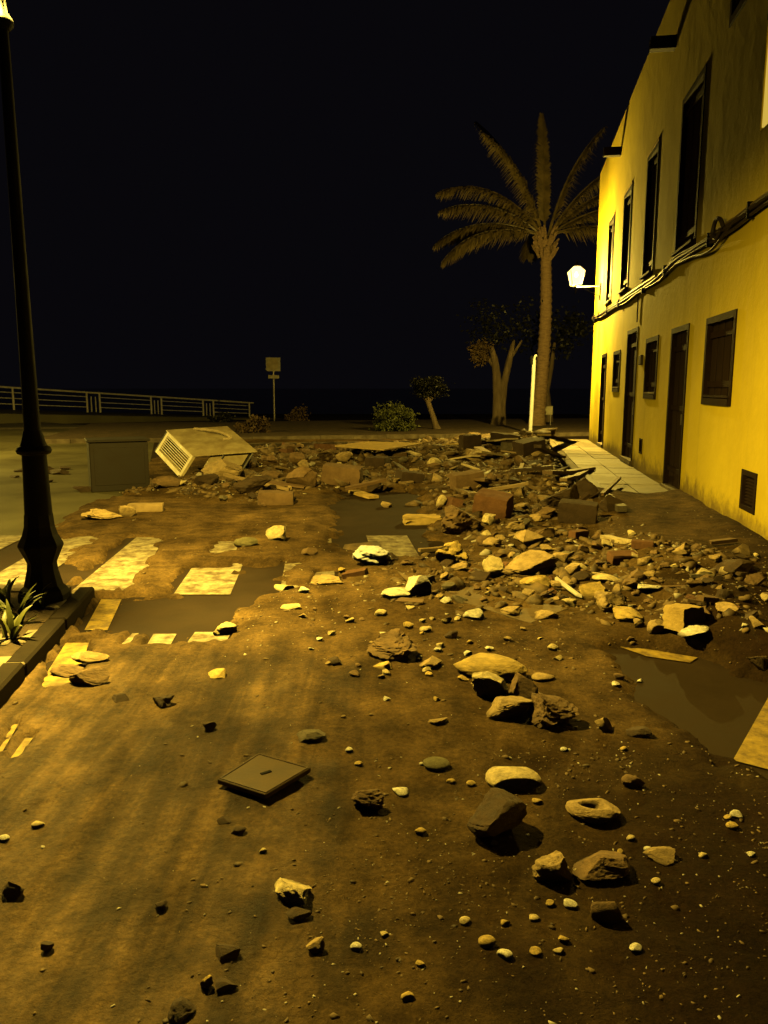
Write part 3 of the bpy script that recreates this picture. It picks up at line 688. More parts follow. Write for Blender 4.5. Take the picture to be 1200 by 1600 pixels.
# palm
pb = G(838, 668); palm = empty('palm_tree', (pb[0], pb[1], 0)); tag(palm, 'tall date palm with drooping fronds beyond the yellow house', 'palm tree')
PH = 7.0
mb = MB(); prof = []; n = 60
for i in range(n + 1):
    t_ = i / n; r_ = (.265 - .075 * t_ + .10 * math.exp(-t_ * 16)) + (.022 if i % 2 else -.012)
    prof.append((r_, PH * t_))
V = []; Fc = []
for i, (r_, z) in enumerate(prof):
    bend = .22 * math.sin(z / PH * 2.6) - .12
    for k in range(18):
        a = 2 * math.pi * k / 18; rr = r_ * (1 + .05 * math.sin(a * 5 + i * 1.9)); V.append((bend + rr * math.cos(a) + .12 - .0, rr * math.sin(a), z))
for i in range(n):
    for k in range(18):
        Fc.append((i * 18 + k, i * 18 + (k + 1) % 18, (i + 1) * 18 + (k + 1) % 18, (i + 1) * 18 + k))
mb.add(V, Fc); mb.build('trunk', 'palm_trunk', palm, sm=40)
topx = .22 * math.sin(2.6)
mb = MB(); 
for k in range(70):      # cut frond stubs under the crown
    a = rg.uniform(0, 6.28); z = PH - rg.uniform(-.25, .75); r0 = .2 + .1 * rg.random()
    p = Vector((topx + r0 * math.cos(a), r0 * math.sin(a), z)); q = p + Vector((math.cos(a) * .2, math.sin(a) * .2, .3))
    mb.tube([p, q], [.055, .035], 5)
mb.build('frond_stubs', 'palm_trunk', palm)
def frond(az, e0, bend, L, seed):
    g = random.Random(seed); mb = MB(); p = Vector((topx + .12 * math.cos(az), .12 * math.sin(az), PH + .15)); pts = []; n = 26
    for i in range(n + 1):
        t_ = i / n; e = e0 - bend * t_ ** 1.4; pts.append(p.copy())
        p = p + Vector((math.cos(az) * math.cos(e), math.sin(az) * math.cos(e), math.sin(e))) * (L / n)
    mb.tube(pts, [.05 * (1 - .9 * i / n) + .006 for i in range(n + 1)], 5)
    side = Vector((-math.sin(az), math.cos(az), 0))
    for i in range(3, n):
        T = (pts[min(i + 1, n)] - pts[i - 1]).normalized(); up = side.cross(T).normalized()
        for sg_ in (-1, 1):
            for h_ in range(4):
                t_ = (i + h_ / 4) / n
                ll = .72 * (math.sin(math.pi * min(1, .14 + t_ * .84)) ** .55) * g.uniform(.75, 1.1)
                o_ = pts[i].lerp(pts[min(i + 1, n)], h_ / 4)
                d = (T * .75 + side * sg_ * .75 + up * g.uniform(.1, .5)).normalized()
                m1 = o_ + d * ll * .55; m2 = o_ + d * ll + Vector((0, 0, -.55 * ll)); wv = T.cross(d).cross(d).normalized() * .022
                mb.add([o_ - wv, o_ + wv, m1 + wv * 1.3, m2, m1 - wv * 1.3], [(0, 1, 2, 3, 4)])
    return mb.build('frond', 'palm_leaf', palm)
fr = [(180, 52, 78, 4.6), (186, 36, 62, 4.2), (176, 22, 66, 4.3), (190, 12, 70, 4.3), (172, 72, 34, 4.9), (200, 70, 44, 4.3), (95, 84, 12, 4.7), (10, 76, 34, 4.5), (0, 58, 44, 4.4), (5, 34, 55, 4.3), (-12, 16, 60, 3.8), (20, 46, 50, 4.6),
      (120, 50, 64, 4.0), (150, 28, 64, 4.0), (90, 20, 60, 3.8)]
for i, (az, e0, be, L) in enumerate(fr): frond(R(az), R(e0), R(be), L, 100 + i)

def limb(pts, rads, n=10):
    mb = MB(); mb.tube(pts, rads, n, cap=True); return mb
# forked tree
tb = G(778, 667); ft = empty('forked_tree', (tb[0], tb[1], .05)); tag(ft, 'forked tree with two pale trunks left of the palm', 'tree')
limb([(0, 0, -.1), (.0, 0, .35), (-.04, 0, 1.2), (-.10, 0, 2.0), (-.2, 0, 2.6), (-.35, 0, 3.1)], [.34, .24, .19, .17, .14, .09]).build('trunk', 'bark', ft, sm=60)
limb([(.10, .05, -.1), (.12, .05, .8), (.20, .05, 1.6), (.38, 0, 2.5), (.46, 0, 2.9), (.55, .1, 3.3)], [.24, .18, .15, .13, .10, .06]).build('trunk', 'bark', ft, sm=60)
limb([(-.12, 0, 2.2), (-.5, .1, 2.7), (-.9, .2, 3.0)], [.10, .07, .03]).build('limb', 'bark', ft, sm=60)
limb([(.42, 0, 2.6), (.7, .2, 3.0), (.9, .3, 3.3)], [.08, .06, .03]).build('limb', 'bark', ft, sm=60)
mb = MB(); leaf_cloud(mb, 0, .3, 4.0, 1.4, 1.3, 1.1, 900, .16, rg, 36, .2); mb.build('crown', 'leaf', ft)
mb = MB(); leaf_cloud(mb, -.75, -.1, 2.85, .45, .4, .42, 900, .15, rg, 20, .1); mb.build('dry_clump', 'leaf_dry', ft)
# small round-headed tree
tb = G(684, 674); st = empty('small_tree', (tb[0], tb[1], .05)); tag(st, 'small round headed tree with curved trunk beside the bush', 'tree')
limb([(0, 0, -.1), (-.08, 0, .15), (-.22, 0, .6), (-.36, 0, 1.0), (-.42, 0, 1.4)], [.2, .12, .095, .085, .06]).build('trunk', 'bark', st, sm=60)
limb([(-.36, 0, .95), (-.1, .05, 1.25), (.02, .05, 1.5)], [.055, .04, .02]).build('limb', 'bark', st, sm=60)
limb([(-.37, 0, 1.0), (-.66, .05, 1.3), (-.75, .05, 1.5)], [.055, .04, .02]).build('limb', 'bark', st, sm=60)
mb = MB(); leaf_cloud(mb, -.36, 0, 1.52, .62, .6, .36, 3200, .10, rg, 44, .15); mb.build('crown', 'leaf', st)
# bush
tb = G(616, 677); bs = empty('bush', (tb[0], tb[1], .05)); tag(bs, 'rounded green bush at the end of the street', 'bush')
mb = MB(); leaf_cloud(mb, 0, 0, .42, .66, .6, .46, 5200, .10, rg, 60, .3); leaf_cloud(mb, 0, -.1, .2, .6, .5, .25, 1400, .10, rg, 30, .3); mb.build('foliage', 'leaf_bush', bs)
mb = MB()
for k in range(7): a = k * .9; mb.tube([(0, 0, -.05), (.25 * math.cos(a), .25 * math.sin(a), .5)], .02, 5)
mb.build('stems', 'bark', bs)
def shrub(px, py, rx, rz, nm, label, mt, n=900, ls=.1):
    p = G(px, py); r = empty(nm, (p[0], p[1], .02)); tag(r, label, 'shrub')
    mb = MB(); leaf_cloud(mb, 0, 0, rz * .8, rx, rx * .8, rz, n, ls, rg, 24, .2); mb.build('foliage', mt, r)
    mb = MB()
    for k in range(4): a = k * 1.6; mb.tube([(0, 0, -.08), (rx * .4 * math.cos(a), rx * .4 * math.sin(a), rz)], .018, 5)
    mb.build('stems', 'bark', r)
shrub(397, 680, .5, .36, 'dry_shrub', 'dry brown shrub just right of the overturned box', 'leaf_dry', 1400, .12)
shrub(465, 660, .5, .4, 'dark_shrub', 'dim dark shrub right of the square road sign', 'leaf_dry', 900, .12)
shrub(345, 663, .5, .25, 'dark_shrub', 'low dim shrub at the foot of the sea railing', 'leaf', 700, .12)
tb = G(880, 668); dt = empty('dark_tree', (tb[0], tb[1] + 3, 0)); tag(dt, 'dim slender tree in the dark right of the palm', 'tree')
limb([(.1, 0, -.1), (.05, 0, .6), (-.05, 0, 1.4), (.1, 0, 2.4), (.2, 0, 3.4)], [.2, .14, .11, .1, .06]).build('trunk', 'bark', dt, sm=60)
mb = MB(); leaf_cloud(mb, .2, 0, 3.8, 1.3, 1.3, 1.0, 1100, .18, rg, 30, .2); mb.build('crown', 'leaf', dt)
# strappy plants by the lamp post
def strap_plant(px, py, n, h, seed, label):
    g = random.Random(seed); p = G(px, py, .105); r = empty('strap_leaved_plant', (p[0], p[1], .10)); tag(r, label, 'plant')
    for k in range(n):
        az = g.uniform(0, 6.28); L = h * g.uniform(.7, 1.15); e = R(g.uniform(55, 85)); be = R(g.uniform(30, 95)); q = Vector((g.uniform(-.03, .03), g.uniform(-.03, .03), 0)); V = []; ns = 7
        sd = Vector((-math.sin(az), math.cos(az), 0)); wd = g.uniform(.012, .022)
        for i in range(ns + 1):
            t_ = i / ns; w_ = wd * (math.sin(math.pi * (.18 + .8 * t_)) ** .8); V += [q - sd * w_, q + Vector((0, 0, -.004)), q + sd * w_]
            ee = e - be * t_ ** 1.3; q = q + Vector((math.cos(az) * math.cos(ee), math.sin(az) * math.cos(ee), math.sin(ee))) * (L / ns)
        Fc = []
        for i in range(ns): Fc += [(3 * i, 3 * i + 1, 3 * i + 4, 3 * i + 3), (3 * i + 1, 3 * i + 2, 3 * i + 5, 3 * i + 4)]
        mb = MB(); mb.add(V, Fc); mb.build('leaf', 'leaf_plant', r, sm=80)
strap_plant(28, 975, 12, .26, 1, 'bright strap leaved plant left of the lamp post foot')
strap_plant(14, 1000, 9, .22, 2, 'low green plant at the left edge beside the kerb')
strap_plant(58, 950, 8, .2, 3, 'thin leaved plant growing against the lamp post foot')
strap_plant(8, 945, 9, .22, 4, 'dim plant at the left edge behind the bright one')

# ------------------------------------------------------------------ stones
COL = dict(pale=(.74, .62, .36), tan=(.46, .34, .17), brown=(.23, .15, .075), dark=(.072, .046, .025), white=(.88, .85, .74), red=(.21, .105, .048), grey=(.19, .165, .12), green=(.17, .155, .085), gold=(.66, .49, .17))
def rock_mesh(seed, sub=3, cuts=9, rough=.06, smoothness=40, hole=False, deep=(.45, .86)):
    g = np.random.default_rng(seed); bm = bmesh.new(); bmesh.ops.create_icosphere(bm, subdivisions=sub, radius=1)
    v = np.array([p.co[:] for p in bm.verts]); u = v.copy()
    for _ in range(cuts):
        n = g.normal(size=3); n /= np.linalg.norm(n); d = g.uniform(*deep); q = v @ n - d; v = v - np.outer(np.clip(q, 0, None) * g.uniform(.85, 1), n)
    nz = fbm(u[:, 0] + u[:, 2] * 1.7 + seed, u[:, 1] - u[:, 2] * 1.3, 1.6, 4, seed % 91)
    nf = fbm(u[:, 0] * 1.3 - u[:, 2] + seed, u[:, 1] + u[:, 2] * 1.9, 5., 3, seed % 71)
    v *= (1 + rough * 2.2 * nz + rough * nf)[:, None]
    if hole:      # worn hollow in the top
        r = np.hypot(u[:, 0] * 1.0, u[:, 1] * 1.15); v[:, 2] -= np.where(u[:, 2] > 0, 1.1 * np.exp(-(r / .52) ** 4), 0)
    lo, hi = v.min(0), v.max(0); v[:, :2] = (v[:, :2] - (lo + hi)[:2] / 2) / (hi - lo)[:2]; v[:, 2] = (v[:, 2] - lo[2]) / (hi - lo)[2]
    for p, c in zip(bm.verts, v): p.co = c
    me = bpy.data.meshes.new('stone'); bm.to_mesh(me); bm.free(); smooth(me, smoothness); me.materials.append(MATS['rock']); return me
_sid = [0]
def stone(px, py, wp, hp, col, label, kind='rock', sub=4, cuts=10, rough=.065, rz=None, bury=.33, flat=None, group=None, hole=False, asp=.8, ang=35, lift=0, tilt=0):
    """a stone whose middle shows at px,py and that is wp by hp picture units large there"""
    _sid[0] += 1; sd = _sid[0]
    p = onmud(px, py + hp * .36); dist = p[1]; W_ = wp * 1.1 * dist / FPX; el = math.atan(EYE / dist)
    Hh = max((hp * dist / FPX - .72 * W_ * asp * math.sin(el)) / math.cos(el) * .85, .22 * W_)
    me_ = rock_mesh(sd * 7 + 3, sub + (wp > 55), cuts, rough, ang, hole, deep=(.3, .85) if cuts > 5 else (.5, .9))
    if kind == 'pebble': me_.materials[0] = MATS['pebble']
    o = link(kind, me_); g = random.Random(sd)
    o.scale = (W_, W_ * asp, Hh / (1 - bury)); p = p + np.array([0, W_ * asp * .35, 0])
    o.location = (p[0], p[1], gz(p[0], p[1]) - bury * Hh + lift); o.rotation_euler = (R(tilt), 0, g.uniform(-.5, .5) if rz is None else R(rz))
    c = COL[col] if isinstance(col, str) else col; j = g.uniform(.88, 1.12); o.color = (c[0] * j, c[1] * j, c[2] * j, 1)
    return tag(o, label, 'stone' if kind in ('stone', 'pebble') else 'rock', group)
S = stone
S(455, 1393, 70, 50, 'pale', 'pale chipped stone lying alone on the foreground mud', cuts=12)
S(775, 1282, 102, 84, 'dark', 'large dark boulder, biggest rock of the foreground', rough=.05)
S(806, 1218, 86, 50, 'pale', 'smooth pale flat topped stone behind the large dark boulder', rough=.02, cuts=4, ang=60)
S(575, 1253, 56, 46, 'brown', 'brown lump of rock below the square lid', rough=.12)
S(868, 1363, 66, 56, 'tan', 'brown triangular stone, left one of a pair', cuts=12)
S(946, 1358, 94, 62, 'brown', 'wide dark brown stone right of the triangular one', cuts=11)
S(950, 1425, 50, 46, 'brown', 'rounded brown stone below the pair of angular stones', rough=.02, cuts=3, ang=70)
S(932, 1272, 84, 46, 'tan', 'hollow ring shaped stone right of the dark boulder', hole=True, rough=.03, cuts=4, ang=70)
S(1035, 1340, 52, 30, 'tan', 'low tan stone right of the hollow stone', rough=.08)
S(990, 1222, 34, 26, 'brown', 'small brown stone above the hollow stone', rough=.04)
S(1000, 1145, 36, 24, 'dark', 'small dark stone on the right hand mud')
S(945, 1136, 30, 26, 'tan', 'tan pebble sized stone right of the rough boulders')
S(683, 1196, 42, 24, 'green', 'flat greenish stone left of the smooth pale stone', rough=.02, cuts=3, ang=70)
S(625, 1237, 30, 18, 'white', 'white flat pebble right of the brown lump', kind='pebble', sub=3)
S(282, 1582, 48, 40, 'dark', 'dark lump at the bottom edge of the picture')
S(352, 1490, 42, 30, 'dark', 'dark lump above the yellow pebble')
S(352, 1545, 38, 26, 'dark', 'dark lump right of the yellow pebble')
S(322, 1537, 20, 24, 'gold', 'yellow pebble between dark lumps near the bottom', kind='pebble', sub=3)
S(492, 1482, 30, 28, 'tan', 'pebble with pale top left of centre near the bottom', kind='pebble', sub=3)
S(465, 1430, 40, 24, 'dark', 'small dark stone touching the pale chipped stone')
S(15, 1397, 38, 34, 'dark', 'dark stone cut by the left edge')
S(72, 1481, 20, 20, 'dark', 'small dark stone at lower left on silt', kind='pebble', sub=3)
S(251, 1417, 20, 17, 'dark', 'small dark stone beside the wet patch', kind='pebble', sub=3)
S(349, 1283, 22, 14, 'dark', 'left of two small dark stones below the lid', kind='pebble', sub=3)
S(372, 1297, 22, 16, 'dark', 'right of two small dark stones below the lid', kind='pebble', sub=3)
S(485, 1151, 46, 24, 'grey', 'flat dark stone above the square lid', cuts=12)
S(685, 1128, 32, 17, 'tan', 'small flat stone in mid street below the boulder pair')
S(770, 1050, 112, 28, 'gold', 'long pale yellow slab stone behind the boulder cluster', rough=.02, cuts=6, asp=.55, ang=50)
S(768, 1078, 60, 56, 'pale', 'whitish round stone of the mid street boulder cluster', rough=.08)
S(797, 1106, 72, 48, 'tan', 'flat faced brown stone in front of the whitish one', cuts=13)
S(865, 1116, 84, 68, 'brown', 'rough dark boulder on the right of the cluster', rough=.11, cuts=8)
S(820, 1075, 50, 46, 'brown', 'dark brown stone behind the rough boulder')
S(850, 1058, 36, 18, 'tan', 'small smooth stone above the rough boulder', rough=.02, cuts=3)
S(613, 1012, 80, 52, 'brown', 'craggy dark boulder with gravel round it in mid street', rough=.13, cuts=7)
S(675, 1038, 38, 22, 'tan', 'low stone right of the craggy boulder')
S(598, 1041, 30, 16, 'gold', 'yellow stone below the craggy boulder', sub=3)
S(350, 985, 36, 24, 'pale', 'pale stone resting on the white road dash')
S(137, 1030, 56, 20, 'tan', 'upper flat stone of three beside the kerb', cuts=6, asp=.6)
S(105, 1051, 58, 22, 'brown', 'left flat stone of three beside the kerb', cuts=6, asp=.6)
S(136, 1062, 58, 32, 'brown', 'lower flat stone of three beside the kerb', cuts=6, asp=.6)
S(186, 1093, 30, 16, 'dark', 'dark clod left of two on the left mud')
S(252, 1098, 34, 24, 'dark', 'dark clod right of two on the left mud', rough=.14)
S(325, 1137, 20, 18, 'dark', 'tiny dark stone left above the lid', kind='pebble', sub=3)
S(336, 1057, 32, 11, 'gold', 'thin orange yellow chip on the left mud', kind='pebble', sub=3)
S(525, 1034, 24, 16, 'dark', 'small dark stone left of the craggy boulder', sub=3)
S(1090, 1003, 54, 20, 'white', 'flat white stone in front of the squared block', cuts=10)
S(985, 963, 44, 28, 'gold', 'yellowish stone left of the squared block', cuts=12)
S(958, 945, 46, 34, 'tan', 'tan stone behind the yellowish stone', rough=.09)
S(1030, 985, 30, 26, 'tan', 'small tan stone at the foot of the squared block')
S(926, 925, 38, 30, 'gold', 'golden stone at the left end of the right rubble')
S(832, 884, 80, 48, 'tan', 'large tan boulder with dark underside among the rubble', cuts=10)
S(842, 916, 50, 18, 'gold', 'flat golden stone below the large tan boulder', sub=3)
S(880, 918, 36, 16, 'tan', 'flat tan stone right of the golden one', sub=3)
S(776, 890, 38, 38, 'pale', 'upright pale stone left of the large tan boulder', cuts=12)
S(654, 921, 40, 38, 'white', 'pointed white stone right below the white bag', cuts=14)
S(618, 930, 46, 18, 'white', 'flat white stone left of the pointed one', sub=3)
S(740, 962, 30, 20, 'white', 'round white stone below the flat board', rough=.03, sub=3)
S(698, 940, 18, 12, 'white', 'white pebble right of the pointed white stone', kind='pebble', sub=3)
S(708, 868, 48, 42, 'gold', 'yellowish rough stone right of the last crossing stripe', rough=.13)
S(800, 960, 32, 20, 'tan', 'tan stone under the near edge of the flat board')
S(855, 962, 38, 18, 'tan', 'tan flat stone at the right corner of the board')
S(706, 993, 22, 16, 'dark', 'dark pebble on a pale spot in mid street', kind='pebble', sub=3)
S(430, 836, 30, 27, 'pale', 'pale cube like stone alone on the crossing', cuts=14)
S(383, 848, 36, 18, 'green', 'flat greenish stone left of the pale cube like one', cuts=12)
S(482, 863, 24, 14, 'brown', 'small brown stone on the crossing', sub=3)
S(512, 905, 58, 26, 'tan', 'rough low stone on the faded crossing stripe', rough=.15)
S(440, 918, 30, 14, 'pale', 'small pale chip left on the crossing edge', sub=3)
S(452, 949, 30, 12, 'pale', 'thin pale chip below the crossing', sub=3)
S(720, 817, 62, 54, 'brown', 'dark round boulder left of the brown block', rough=.1)
S(690, 786, 18, 20, 'pale', 'small pale square stone above the dark boulder', sub=3, cuts=14)
S(678, 726, 22, 17, 'pale', 'small pale square stone behind the mid street', sub=3, cuts=14)
S(604, 789, 20, 12, 'tan', 'small tan stone on the bare asphalt patch', sub=3)
S(830, 845, 50, 26, 'tan', 'tan stone in front of the brown block heap', cuts=11)
S(770, 848, 26, 16, 'tan', 'small tan stone left of the tan one', sub=3)
S(1150, 891, 54, 34, 'dark', 'dark boulder near the foot of the yellow wall')
S(1068, 862, 30, 24, 'tan', 'tan stone below the dark pavement mud')
S(1187, 905, 40, 30, 'brown', 'brown stone at the right edge below the wall')
S(1000, 900, 46, 24, 'brown', 'dark brown stone in the middle of the right rubble')
S(905, 888, 28, 16, 'pale', 'pale stone right of the large tan boulder', sub=3)
S(950, 905, 40, 16, 'pale', 'flat pale stone left of the dark brown one', sub=3)
S(1015, 925, 34, 16, 'white', 'white streaked stone above the squared block', sub=3)
S(195, 800, 28, 22, 'tan', 'tan stone left of the long slab near the overturned box', sub=3)
S(155, 808, 60, 14, 'tan', 'low heap of tan gravel stones left of the slab', rough=.12)
S(1190, 1045, 40, 34, 'dark', 'dark stone at the right edge above the yellow patch')
S(470, 752, 42, 34, 'brown', 'brown squared rock left of the long brown block', cuts=14)
S(390, 760, 60, 34, 'dark', 'dark lump under the right side of the overturned box')
S(960, 790, 40, 28, 'dark', 'dark stone at the end of the slanted kerb beam')
S(880, 790, 60, 46, 'dark', 'dark boulder right of the brown block')
S(915, 770, 46, 40, 'dark', 'dark boulder beside the slanted beam', rough=.1)
# pale pebbles scattered over the foreground
pebbles = [(557, 1480, 19), (657, 1507, 16), (637, 1558, 22), (727, 1441, 19), (762, 1476, 29), (790, 1442, 17), (790, 1495, 26), (836, 1438, 17), (838, 1490, 20), (882, 1468, 18), (873, 1486, 17), (995, 1484, 21), (893, 1415, 22), (860, 1414, 16),
  (1027, 1378, 16), (1100, 1338, 15), (1176, 1335, 14), (1152, 1276, 20), (1146, 1292, 19), (1139, 1278, 13), (987, 1312, 15), (970, 1331, 12), (657, 1299, 19), (840, 1255, 16), (600, 1463, 15), (410, 1332, 12), (57, 1290, 20), (4, 1311, 18), (1013, 1330, 14), (904, 1362, 15), (772, 1320, 12), (736, 1226, 15), (705, 1222, 14), (882, 1172, 12), (975, 1173, 12), (800, 1250, 10), (560, 1195, 13), (545, 1175, 13), (660, 1195, 10), (735, 1005, 11), (600, 1000, 12), (560, 1040, 10), (605, 1093, 12), (1090, 975, 12), (1165, 980, 11), (985, 1000, 12)]
LANDMARKS = [(1072, 965, 'the squared tan block'), (772, 790, 'the reddish brown block'), (535, 742, 'the long brown block'), (832, 884, 'the large tan boulder'), (800, 940, 'the flat muddy board'), (660, 812, 'the golden coping piece'), (581, 873, 'the white bag'), (720, 817, 'the dark round boulder'), (810, 715, 'the long pale plank'), (940, 775, 'the slanted grey beam'), (1005, 851, 'the red brick fragment'), (1150, 891, 'the dark wall boulder'), (654, 921, 'the pointed white stone'), (640, 850, 'the last crossing stripe'), (985, 963, 'the yellowish stone'), (590, 712, 'the pale flat panel'), (905, 800, 'the dark leaning block'), (320, 700, 'the overturned box'), (1090, 1003, 'the flat white stone'), (708, 868, 'the yellowish rough stone'), (613, 1012, 'the craggy boulder'), (770, 1050, 'the long pale slab stone'), (806, 1215, 'the smooth pale stone'), (775, 1282, 'the large dark boulder'), (455, 1393, 'the pale chipped stone'), (932, 1272, 'the hollow stone'), (868, 1363, 'the triangular stone'), (950, 1425, 'the rounded brown stone'), (405, 1207, 'the square lid'), (865, 1116, 'the rough boulder'), (1175, 1150, 'the yellow patch'), (322, 1537, 'the yellow pebble'), (730, 752, 'the half buried block'), (828, 700, 'the white post'), (430, 836, 'the pale cube like stone'), (1187, 905, 'the brown edge stone')]
USED = {}
def where_words(px, py, avoid=()):
    c = sorted(LANDMARKS, key=lambda q: math.hypot(q[0] - px, (q[1] - py) * 1.6)); out = []
    for q in c[:5]:
        dx, dy = px - q[0], py - q[1]; far = 'well ' if math.hypot(dx, dy) > 70 else 'just '
        h_ = 'right' if dx > 0 else 'left'; v_ = 'in front of' if dy > 0 else 'behind'
        if abs(dx) > 2.2 * abs(dy): out.append(far + h_ + ' of ' + q[2])
        elif abs(dy) > 2.2 * abs(dx): out.append(far + v_ + ' ' + q[2])
        else: out.append(far + h_ + ' and ' + v_ + ' ' + q[2])
    return out
def single_out(px, py, head):
    ws = where_words(px, py)
    for w_ in ws:
        l_ = head + ' ' + w_
        if l_ not in USED: USED[l_] = 1; return l_
    return head + ' ' + ws[0]
gm = random.Random(55)
while len(pebbles) < 104:
    px, py = gm.gauss(690, 150), gm.gauss(985, 60)
    if 430 < px < 1130 and 880 < py < 1170: pebbles.append((px, py, gm.choice([8, 9, 10, 11, 12, 13, 14, 17])))
for (px, py, wd_) in pebbles:
    z_ = ('on the dark mud at the bottom' if py > 1400 else 'on the mud around the foreground boulders' if py > 1160 else 'on the mud in mid street')
    kc = random.choice(['pale', 'white', 'gold', 'gold'] if py > 1170 else ['pale', 'white', 'gold', 'tan', 'brown']); S(px, py, wd_, wd_ * .8, kc, single_out(px, py, ('tiny ' if wd_ < 15 else 'small ' if wd_ < 20 else 'larger ') + dict(pale='pale', white='white', gold='yellowish', tan='tan', brown='brown')[kc] + ' pebble'), kind='pebble', sub=3, cuts=5 if py > 1170 else 11, rough=.03 if py > 1170 else .07, bury=.2, group='pebbles ' + z_, ang=60)
# rubble rocks: the larger ones singly
pool = [rock_mesh(900 + k, 3 + (k % 3 == 0), 9 + k % 8, .05 + .03 * (k % 4), 22, deep=(.22, .75)) for k in range(28)]
g = random.Random(21); cnt = 0; tries = 0; placed = []
while cnt < 235 and tries < 9000:
    tries += 1
    px = g.uniform(330, 1199); py = g.uniform(688, 1045)
    p = onmud(px, py, 1); rb = float(rubble(np.array([p[0]]), np.array([p[1]]))[0]); s_, d_ = wall_sd(p[0], p[1])
    if g.random() > rb ** 2 or d_ < .15 or (s_ > .4 and d_ < 1.2): continue
    dep = p[1]; wpx = g.choice([12, 14, 16, 18, 20, 24, 28, 34]) * (1.0 if py > 800 else .85); W_ = wpx * dep / FPX
    if any(math.hypot((p[0] - q[0]), (p[1] - q[1]) * .6) < (W_ + q[2]) * .36 for q in placed): continue
    placed.append((p[0], p[1], W_))
    key = g.choices(['brown', 'tan', 'dark', 'pale', 'grey', 'red'], [34, 26, 18, 9, 9, 4])[0]
    zn = ('in the far rubble bank across the street' if dep > 13.5 and p[0] < 2 else 'in the heap against the lit pavement' if dep > 10 and p[0] >= 2 else 'in the dense rubble in mid street' if p[0] < 2 else 'in the rubble below the yellow wall')
    o = link('rubble_rock', g.choice(pool)); hgt = W_ * g.uniform(.42, .75)
    o.scale = (W_, W_ * g.uniform(.6, 1), hgt); o.rotation_euler = (g.uniform(-.25, .25), g.uniform(-.25, .25), g.uniform(0, 6.28))
    o.location = (p[0], p[1], gz(p[0], p[1]) - .2 * hgt); c = COL[key]; j = g.uniform(.75, 1.2); o.color = (c[0] * j, c[1] * j, c[2] * j, 1)
    word = dict(brown='brown', tan='tan', dark='dark', pale='pale', grey='greyish', red='reddish')[key]
    rat = hgt / W_; sz_ = 'small' if wpx < 15 else 'mid' if wpx < 22 else 'large'
    tag(o, single_out(px, py, '%s %s %s rock' % (sz_, 'flat' if rat < .52 else 'squat' if rat < .64 else 'tall', word)), 'rock', '%s rocks %s' % (word, zn)); cnt += 1
# broken planks, tiles and slabs lying about in the rubble
def frag_mesh(seed, dims):
    g_ = np.random.default_rng(seed); mb = MB(); a = np.array([[x, y, z] for z in (-.5, .5) for x, y in ((-.5, -.5), (.5, -.5), (.5, .5), (-.5, .5))]) * dims
    a[:, :2] += g_.uniform(-.14, .14, (8, 2)) * np.array(dims[:2]); a[4:, :2] = a[:4, :2] + g_.uniform(-.03, .03, (4, 2)) * dims[1]; mb.hexa([tuple(q_) for q_ in a]); return mb
fpool = [(n_, frag_mesh(60 + k, d_).mesh('fragment')) for k, (n_, d_) in enumerate([('broken_plank', (1, .14, .05)), ('broken_plank', (1, .09, .05)), ('broken_plank', (1, .2, .04)), ('slab_fragment', (1, .7, .12)), ('slab_fragment', (1, .55, .2)), ('brick_fragment', (1, .55, .4)), ('slab_fragment', (1, .8, .16))])]
for n_, me_ in fpool: me_.materials.append(MATS['timber' if 'plank' in n_ else 'block'])
g = random.Random(77); cnt = 0; tries = 0
while cnt < 95 and tries < 5000:
    tries += 1; px = g.uniform(300, 1199); py = g.choice([g.uniform(690, 800), g.uniform(690, 1000)])
    p = onmud(px, py, 1); rb = float(rubble(np.array([p[0]]), np.array([p[1]]))[0]); s_, d_ = wall_sd(p[0], p[1])
    if g.random() > rb or d_ < .2 or (s_ > .4 and d_ < 1.3): continue
    n_, me_ = g.choice(fpool); wpx = g.uniform(22, 62) if 'plank' in n_ else g.uniform(16, 40); W_ = wpx * p[1] / FPX
    o = link(n_, me_); o.scale = (W_, W_, W_); o.rotation_euler = (g.uniform(-.3, .3), g.uniform(-.22, .22), g.uniform(0, 3.14)); o.location = (p[0], p[1], gz(p[0], p[1]) + W_ * .07)
    key = g.choice(['brown', 'dark', 'tan', 'tan', 'pale', 'grey'] if 'plank' in n_ else ['red', 'brown', 'tan', 'grey'] if 'brick' in n_ else ['brown', 'tan', 'grey', 'dark', 'brown']); c = COL[key]; o.color = (*c, 1)
    word = dict(brown='brown', tan='tan', dark='dark', pale='pale', grey='greyish', red='reddish')[key]
    tag(o, single_out(px, py, '%s %s %s' % ('short' if wpx < 30 else 'long' if wpx > 44 else 'middling', word, n_.replace('_', ' '))), n_.split('_')[-1] if 'plank' in n_ else n_.split('_')[0], n_.replace('_', ' ') + 's in the rubble'); cnt += 1
